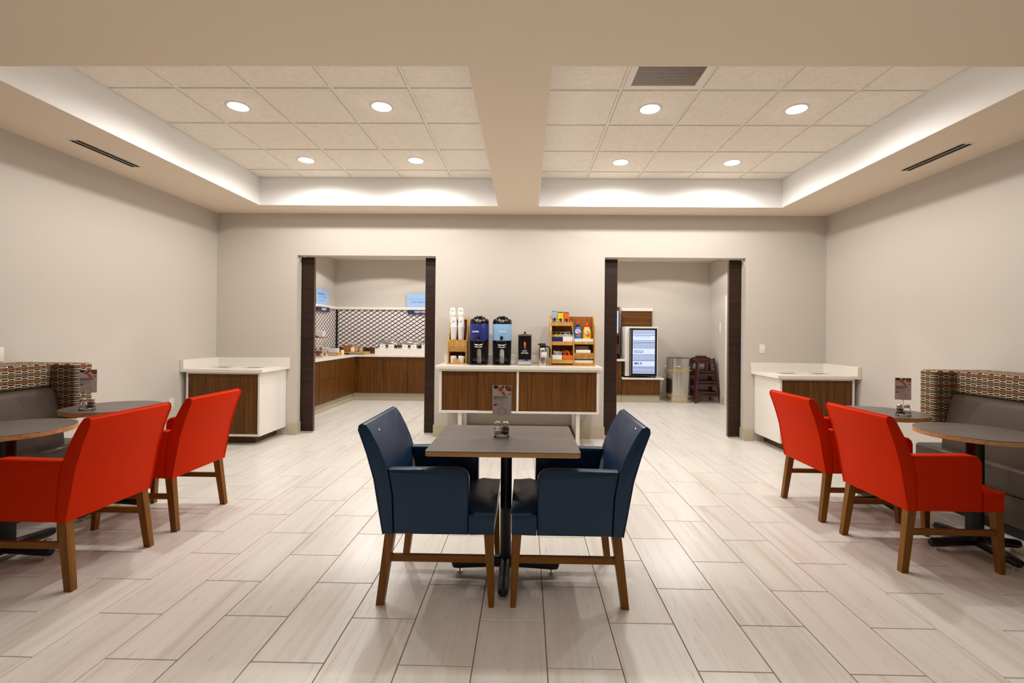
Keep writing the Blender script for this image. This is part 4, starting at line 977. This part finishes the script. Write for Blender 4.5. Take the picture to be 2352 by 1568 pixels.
def cbox(name, label, cat, p0, p1, Y, d, h, mat, z, group=None, bev=.002):
    x0, x1 = at(p0, 805, Y).x, at(p1, 805, Y).x; w_ = (x1 - x0) / 2
    b = nb(); box(b, -w_, w_, -d / 2, d / 2, 0, h, bev, 1); o = obj(name, b, mat, loc=(x0 + w_, Y + d / 2, z)); return tag(o, label, cat, group)
o = cbox('white_carton', 'white carton at the left on the wooden riser', 'box', 740, 752, 8.80, .1, .10, 'pinkwt', z2, 'white cartons on the buffet')
o = cbox('white_carton', 'white carton at the right on the wooden riser', 'box', 753.5, 774, 8.77, .12, .085, 'pinkwt', z2, 'white cartons on the buffet')
def bin_(label, p0, p1, h, mat='birch'):
    x0, x1 = at(p0, 805, 9.3).x, at(p1, 805, 9.3).x; w_ = (x1 - x0) / 2; t = thing('wooden_bin', label, 'box', (x0 + w_, 9.33, z1), 0, 'wooden bins on the buffet')
    b = nb(); g = .008
    for s in ((-w_, w_, -.06, -.06 + g), (-w_, w_, .06 - g, .06), (-w_, -w_ + g, -.06 + g, .06 - g), (w_ - g, w_, -.06 + g, .06 - g)): box(b, *s, 0, h)
    box(b, -w_, w_, -.06, .06, 0, g); obj('bin', b, mat, t, smooth=False)
bin_('dark fronted wooden bin on the corner riser', 789.5, 804.5, .125, 'birchd'); bin_('narrow wooden bin beside the glass jar on the corner riser', 815.5, 823, .125)
cbox('white_card_box', 'small white box between the wooden bins', 'box', 805.5, 815, 9.27, .05, .085, 'paper', z1)
def jar(label, p, Y, r, h, fill, z):
    x0 = at(p, 805, Y).x; t = thing('glass_jar', label, 'jar', (x0, Y, z), 0, 'glass jars on the buffet')
    b = nb(); lathe(b, [(0, 0), (r * .7, 0), (r * .78, .01), (r, h), (r * .94, h), (r * .72, .014), (0, .012)], seg=24); obj('glass', b, 'glass', t)
    b = nb(); lathe(b, [(0, .0135), (r * .70, .0145), (r * .84, h * fill), (0, h * fill + .005)], seg=20); obj('contents', b, 'paper', t)
jar('flared glass jar at the right end of the corner riser', 829, 9.30, .046, .13, .35, z1)
jar('tall glass jar with white tops behind the wooden bins', 809, 9.66, .06, .22, .97, .905)
b = nb(); lathe(b, [(0, 0), (.03, 0), (.036, .09), (.033, .09), (0, .085)], seg=20); o = obj('white_cup', b, 'paper', loc=(at(781.5, 800, 9.1).x, 9.2, .905)); tag(o, 'white paper cup beside the corner riser', 'cup')
t = thing('power_grommet', 'round black socket on the walnut board beside the chafing platform', 'socket', (at(844, 803, YB - .03).x, YB - .031, .985))
b = nb(); lathe(b, [(0, -.012), (.028, -.012), (.034, -.008), (.034, 0), (0, 0)], seg=24, axis='y'); obj('rim', b, 'black', t)
b = nb(); lathe(b, [(0, -.014), (.016, -.014), (.016, -.011), (0, -.011)], seg=20, axis='y'); obj('insert', b, 'matte', t)
for i, (p, m_) in enumerate(((742.5, 'yellow'), (749.5, 'paper'))):
    b = nb(); lathe(b, [(0, 0), (.018, 0), (.018, .02), (.01, .03), (.014, .05), (0, .055)], seg=14); o = obj('seasoning_pot', b, m_, loc=(at(p, 815, 8.62).x, 8.62, .905)); tag(o, ('yellow', 'white')[i] + ' capped seasoning pot before the left riser', 'pot', 'seasoning pots')
# bakery stand with trays and cartons
bx_ = at(729, 800, 8.1).x
t = thing('bakery_stand', 'wire bakery stand with a curved wooden shelf at the left end of the buffet', 'display stand', (bx_, 8.15, .905))
b = nb()
for zz, w_ in ((.02, .10), (.12, .10), (.22, .085)): tube(b, [(w_ * c_, w_ * .8 * s4, zz) for c_, s4 in ((-1, -1), (1, -1), (1, 1), (-1, 1))], .004, 6, True)
for c_, s4 in ((-1, -1), (1, -1), (1, 1), (-1, 1)): tube(b, [(.10 * c_, .08 * s4, 0), (.10 * c_, .08 * s4, .13), (.05 * c_, .06 * s4, .34)], .004, 6)
obj('wire_frame', b, 'chrome', t)
b = nb(); box(b, -.095, .095, -.075, .075, .018, .024); box(b, -.095, .095, -.075, .075, .118, .124); obj('glass_shelf', b, 'glass', t, smooth=False)
b = nb(); prism(b, [(-.09, .370), (-.03, .345), (.04, .340), (.10, .350), (.10, .362), (.04, .353), (-.03, .358), (-.09, .385)], -.09, .09, 'y'); obj('curved_shelf', b, 'birchd', t, smooth=False, label='curved brown shelf')
b = nb(); hexa(b, [(-.09, -.07, .392), (.085, -.07, .366), (.085, .07, .366), (-.09, .07, .392)], [(-.09, -.07, .475), (.10, -.07, .455), (.10, .07, .455), (-.09, .07, .475)]); bmesh.ops.recalc_face_normals(b, faces=b.faces)
o = obj('pastry_carton', b, 'pinkwt', loc=(bx_, 8.15, .905), smooth=False); tag(o, 'white open carton on the curved bakery shelf', 'box')
for i in range(6):
    b = nb(); bmesh.ops.create_icosphere(b, subdivisions=2, radius=.03, matrix=Matrix.Diagonal((1, .8, .7, 1)))
    o = obj('bread_roll', b, 'leaf' if i % 2 else 'pinkwt', loc=(bx_ - .055 + .055 * (i % 3), 8.13, .905 + (.045 if i < 3 else .145))); tag(o, 'small bread roll in the wire bakery stand, %s shelf, %s' % ('lower' if i < 3 else 'upper', ('left', 'middle', 'right')[i % 3]), 'bread', 'bread rolls in the bakery stand, ' + ('lower shelf' if i < 3 else 'upper shelf'))
t = thing('serving_tongs', 'black handled tongs standing beside the bakery stand', 'tongs', (at(737, 806, 8.35).x, 8.35, .905))
b = nb(); tube(b, [(0, 0, 0), (.0, 0, .10), (-.015, 0, .15)], .004, 6); tube(b, [(.02, 0, 0), (.01, 0, .10), (-.012, 0, .15)], .004, 6); obj('arms', b, 'chrome', t)
b = nb(); tube(b, [(-.03, 0, .155), (.02, 0, .15)], .011, 8); obj('grip', b, 'black', t)
# ------------------------------------------------------------------ room beyond the right doorway
t = thing('low_cabinet', 'low walnut cabinet with a white top carrying the glass-door cooler', 'cabinet', (2.30, 9.62, 0)); OX, OYY = 2.30, 9.62
def rb(n, x0, x1, y0, y1, z0, z1, mat, tt=None, o_=None, bev=.0015, label=None):
    q = o_ or (OX, OYY); b = nb(); box(b, x0 - q[0], x1 - q[0], y0 - q[1], y1 - q[1], z0, z1, bev, 1); return obj(n, b, mat, tt or t, smooth=False, label=label)
rb('plinth', 1.92, 2.68, 9.37, YB - .005, 0, .146, 'base', label='tiled plinth')
rb('carcass', 1.92, 2.685, 9.35, YB - .005, .147, .464, 'walnut'); rb('door', 1.922, 2.683, 9.33, 9.349, .150, .461, 'walnut'); rb('countertop', 1.918, 2.75, 9.29, YB - .003, .465, .498, 'quartz')
t = thing('back_panel', 'walnut panel with a white cap on the wall behind the cooler', 'panel', (2.335, YB - .03, .5))
rb('panel', 2.015, 2.655, YB - .045, YB - .004, .50, 1.852, 'walnuth', t, (2.335, YB - .03), label=None).location.z = -.5
rb('cap', 2.01, 2.665, YB - .065, YB - .003, 1.853, 1.915, 'white', t, (2.335, YB - .03)).location.z = -.5
t = thing('juice_counter', 'walnut cabinet with a white top left of the cooler, half hidden by the door slab', 'cabinet', (1.55, 9.62, 0))
rb('plinth', 1.18, 1.915, 9.37, YB - .005, 0, .146, 'base', t, (1.55, 9.62)); rb('carcass', 1.18, 1.915, 9.35, YB - .005, .147, .825, 'walnut', t, (1.55, 9.62))
rb('drawer', 1.19, 1.912, 9.33, 9.349, .152, .460, 'walnut', t, (1.55, 9.62)); rb('drawer', 1.19, 1.912, 9.33, 9.349, .466, .822, 'walnut', t, (1.55, 9.62)); rb('countertop', 1.16, 1.984, 9.29, YB - .003, .826, .862, 'quartz', t, (1.55, 9.62))
t = thing('juice_dispenser', 'brown drink dispenser with a lit blue screen behind the door slab', 'drink dispenser', (1.66, 9.7, .862))
rb('housing', 1.40, 1.925, 9.62, YB - .01, .10, 1.06, 'walnut', t, (1.66, 9.7), label='brown housing'); rb('base', 1.44, 1.90, 9.45, YB - .01, 0, .10, 'black', t, (1.66, 9.7))
rb('screen', 1.46, 1.895, 9.60, 9.619, .52, .98, 'screenblue', t, (1.66, 9.7), label='lit pale blue screen'); rb('valve_block', 1.5, 1.90, 9.55, 9.62, .30, .47, 'black', t, (1.66, 9.7))
# cooler
A0 = at(1436, 862, 9.36); t = thing('glass_door_cooler', 'countertop cooler with a lit glass door reading eggs and milk', 'cooler', (2.315, 9.6, .498)); q = (2.315, 9.6)
rb('cabinet_body', 1.99, 2.64, 9.36, YB - .05, .03, 1.02, 'white', t, q, .004)
for x in (2.03, 2.58):
    for y in (9.40, 9.80): rb('foot', x, x + .03, y, y + .03, 0, .03, 'matte', t, q)
dl, dr = at(1446, 800, 9.33).x, at(1508.5, 800, 9.33).x
dw = rb('door', dl, dr, 9.315, 9.358, .035, .985, 'black', t, q, .004, label='black framed glass door')
rb('door_handle', dl + .008, dl + .028, 9.300, 9.315, .05, .96, 'steel', dw, q, .002, 'steel handle strip')
wl, wr = at(1453, 800, 9.33).x, at(1503.5, 800, 9.33).x
z0_, z1_ = at(1478, 857.5, 9.33).z - .498, at(1478, 758, 9.33).z - .498
rb('glass_panel', wl, wr, 9.311, 9.3149, z0_, z1_, 'screen', dw, q, .0, 'lit white door panel')
def zp(p): return at(1478, p, 9.33).z - .498
ys_ = [760, 763, 766, 770, 782, 785, 787.5, 790, 793, 796, 799, 814, 817, 820, 823, 826, 828, 842, 844.5, 847, 850, 853, 855.5]
for i, p in enumerate(ys_):
    b = nb(); box(b, wl + .003 - q[0], wr - .003 - q[0], 9.3095 - q[1], 9.3109 - q[1], zp(p) - .0045, zp(p) + .0045); obj('stripe', b, 'inkdark' if i % 3 else 'matte', dw, smooth=False)
text('EGGS', .074, 'inkdark', dw, (wl + .03 - q[0], 9.3085 - q[1], zp(807.5)), bold=.0004); text('MILK', .074, 'inkdark', dw, (wl + .03 - q[0], 9.3085 - q[1], zp(834.5)), bold=.0004)
for k in range(9):
    b = nb(); xx = wl + .04 + k * .036; box(b, xx - q[0], xx + .018 - q[0], 9.3095 - q[1], 9.3109 - q[1], zp(774), zp(772.5)); obj('print_line', b, 'inkgrey', dw, smooth=False)
# steel drum
cxd = (at(1531, 880, 9.55).x + at(1590, 880, 9.55).x) / 2; rd = (at(1590, 880, 9.55).x - at(1531, 880, 9.55).x) / 2
t = thing('steel_drum', 'shiny round steel waste drum with yellow bands beside the high chairs', 'trash can', (cxd, 9.60, 0))
b = nb(); lathe(b, [(0, .0), (rd, .0), (rd, .70), (rd - .004, .705)], seg=48); obj('body', b, 'steel', t)
b = nb(); lathe(b, [(rd + .006, .70), (rd + .006, .725), (rd - .012, .735), (rd - .012, .885), (rd - .018, .89), (rd - .018, .74)], seg=48); obj('liner_collar', b, 'steel', t, label='steel collar')
for z, h in ((.635, .018), (.125, .018), (.025, .016)):
    b = nb(); lathe(b, [(rd - .001, z), (rd + .003, z + .002), (rd + .003, z + h), (rd - .001, z + h + .002)], seg=48); obj('band', b, 'yel', t, label='yellow band')
b = nb(); lathe(b, [(0, -.02), (.012, -.02), (.012, .02), (0, .02)], (-rd - .01, 0, .715), 12, 'x'); obj('latch', b, 'coff', t)
# stacked high chairs
def high_chair(label, x, y, z, rz):
    t = thing('high_chair', label, 'high chair', (x, y, z), rz, 'stacked wooden high chairs'); H_ = .84
    def P(sx, sy, zz): f = 1 - zz / H_; return Vector((sx * (.165 + .085 * f), sy * (.14 + .09 * f), zz))
    def bar(a, c_, w_, name='rail', d_=.018):
        b = nb(); d = (c_ - a); n = d.normalized(); u = Vector((0, 0, 1)) if abs(n.z) < .7 else Vector((1, 0, 0)); s4 = n.cross(u).normalized(); u2 = s4.cross(n)
        if abs(n.z) >= .7: hexa(b, [a + s4 * k1 * w_ + u2 * k2 * w_ for k1, k2 in ((-1, -1), (1, -1), (1, 1), (-1, 1))], [c_ + s4 * k1 * w_ + u2 * k2 * w_ for k1, k2 in ((-1, -1), (1, -1), (1, 1), (-1, 1))])
        else: hexa(b, [a + s4 * k1 * d_ * .5 + u2 * k2 * w_ for k1, k2 in ((-1, -1), (1, -1), (1, 1), (-1, 1))], [c_ + s4 * k1 * d_ * .5 + u2 * k2 * w_ for k1, k2 in ((-1, -1), (1, -1), (1, 1), (-1, 1))])
        bmesh.ops.recalc_face_normals(b, faces=b.faces); obj(name, b, 'mahog', t, smooth=False)
    for sx in (-1, 1):
        for sy in (-1, 1): bar(P(sx, sy, 0), P(sx, sy, H_), .017, 'leg')
    for zz in (.15, .36, .57, .80):
        for a, c_ in (((-1, -1), (1, -1)), ((-1, 1), (1, 1)), ((-1, -1), (-1, 1)), ((1, -1), (1, 1))):
            if zz == .57 and a == (-1, -1) and c_ == (1, -1): pass
            bar(P(*a, zz), P(*c_, zz), .018)
    b = nb(); box(b, -.16, .16, -.13, .15, .535, .55); obj('seat', b, 'mahog', t, smooth=False)
    b = nb(); prism(b, [(-.17, .80), (.17, .80), (.10, .875), (-.10, .875)], .13, .15, 'y', .004, 1); obj('backrest', b, 'mahog', t)
    bar(Vector((0, -.14, .56)), Vector((0, -.15, .80)), .014, 'crotch_post')
hx_ = at(1621, 880, 9.52).x
high_chair('dark wooden high chair standing by the steel drum, lower of the nested pair', 3.625, 9.56, 0, .04)
high_chair('dark wooden high chair nested on top of the other beside the steel drum', 3.632, 9.60, .058, -.05)
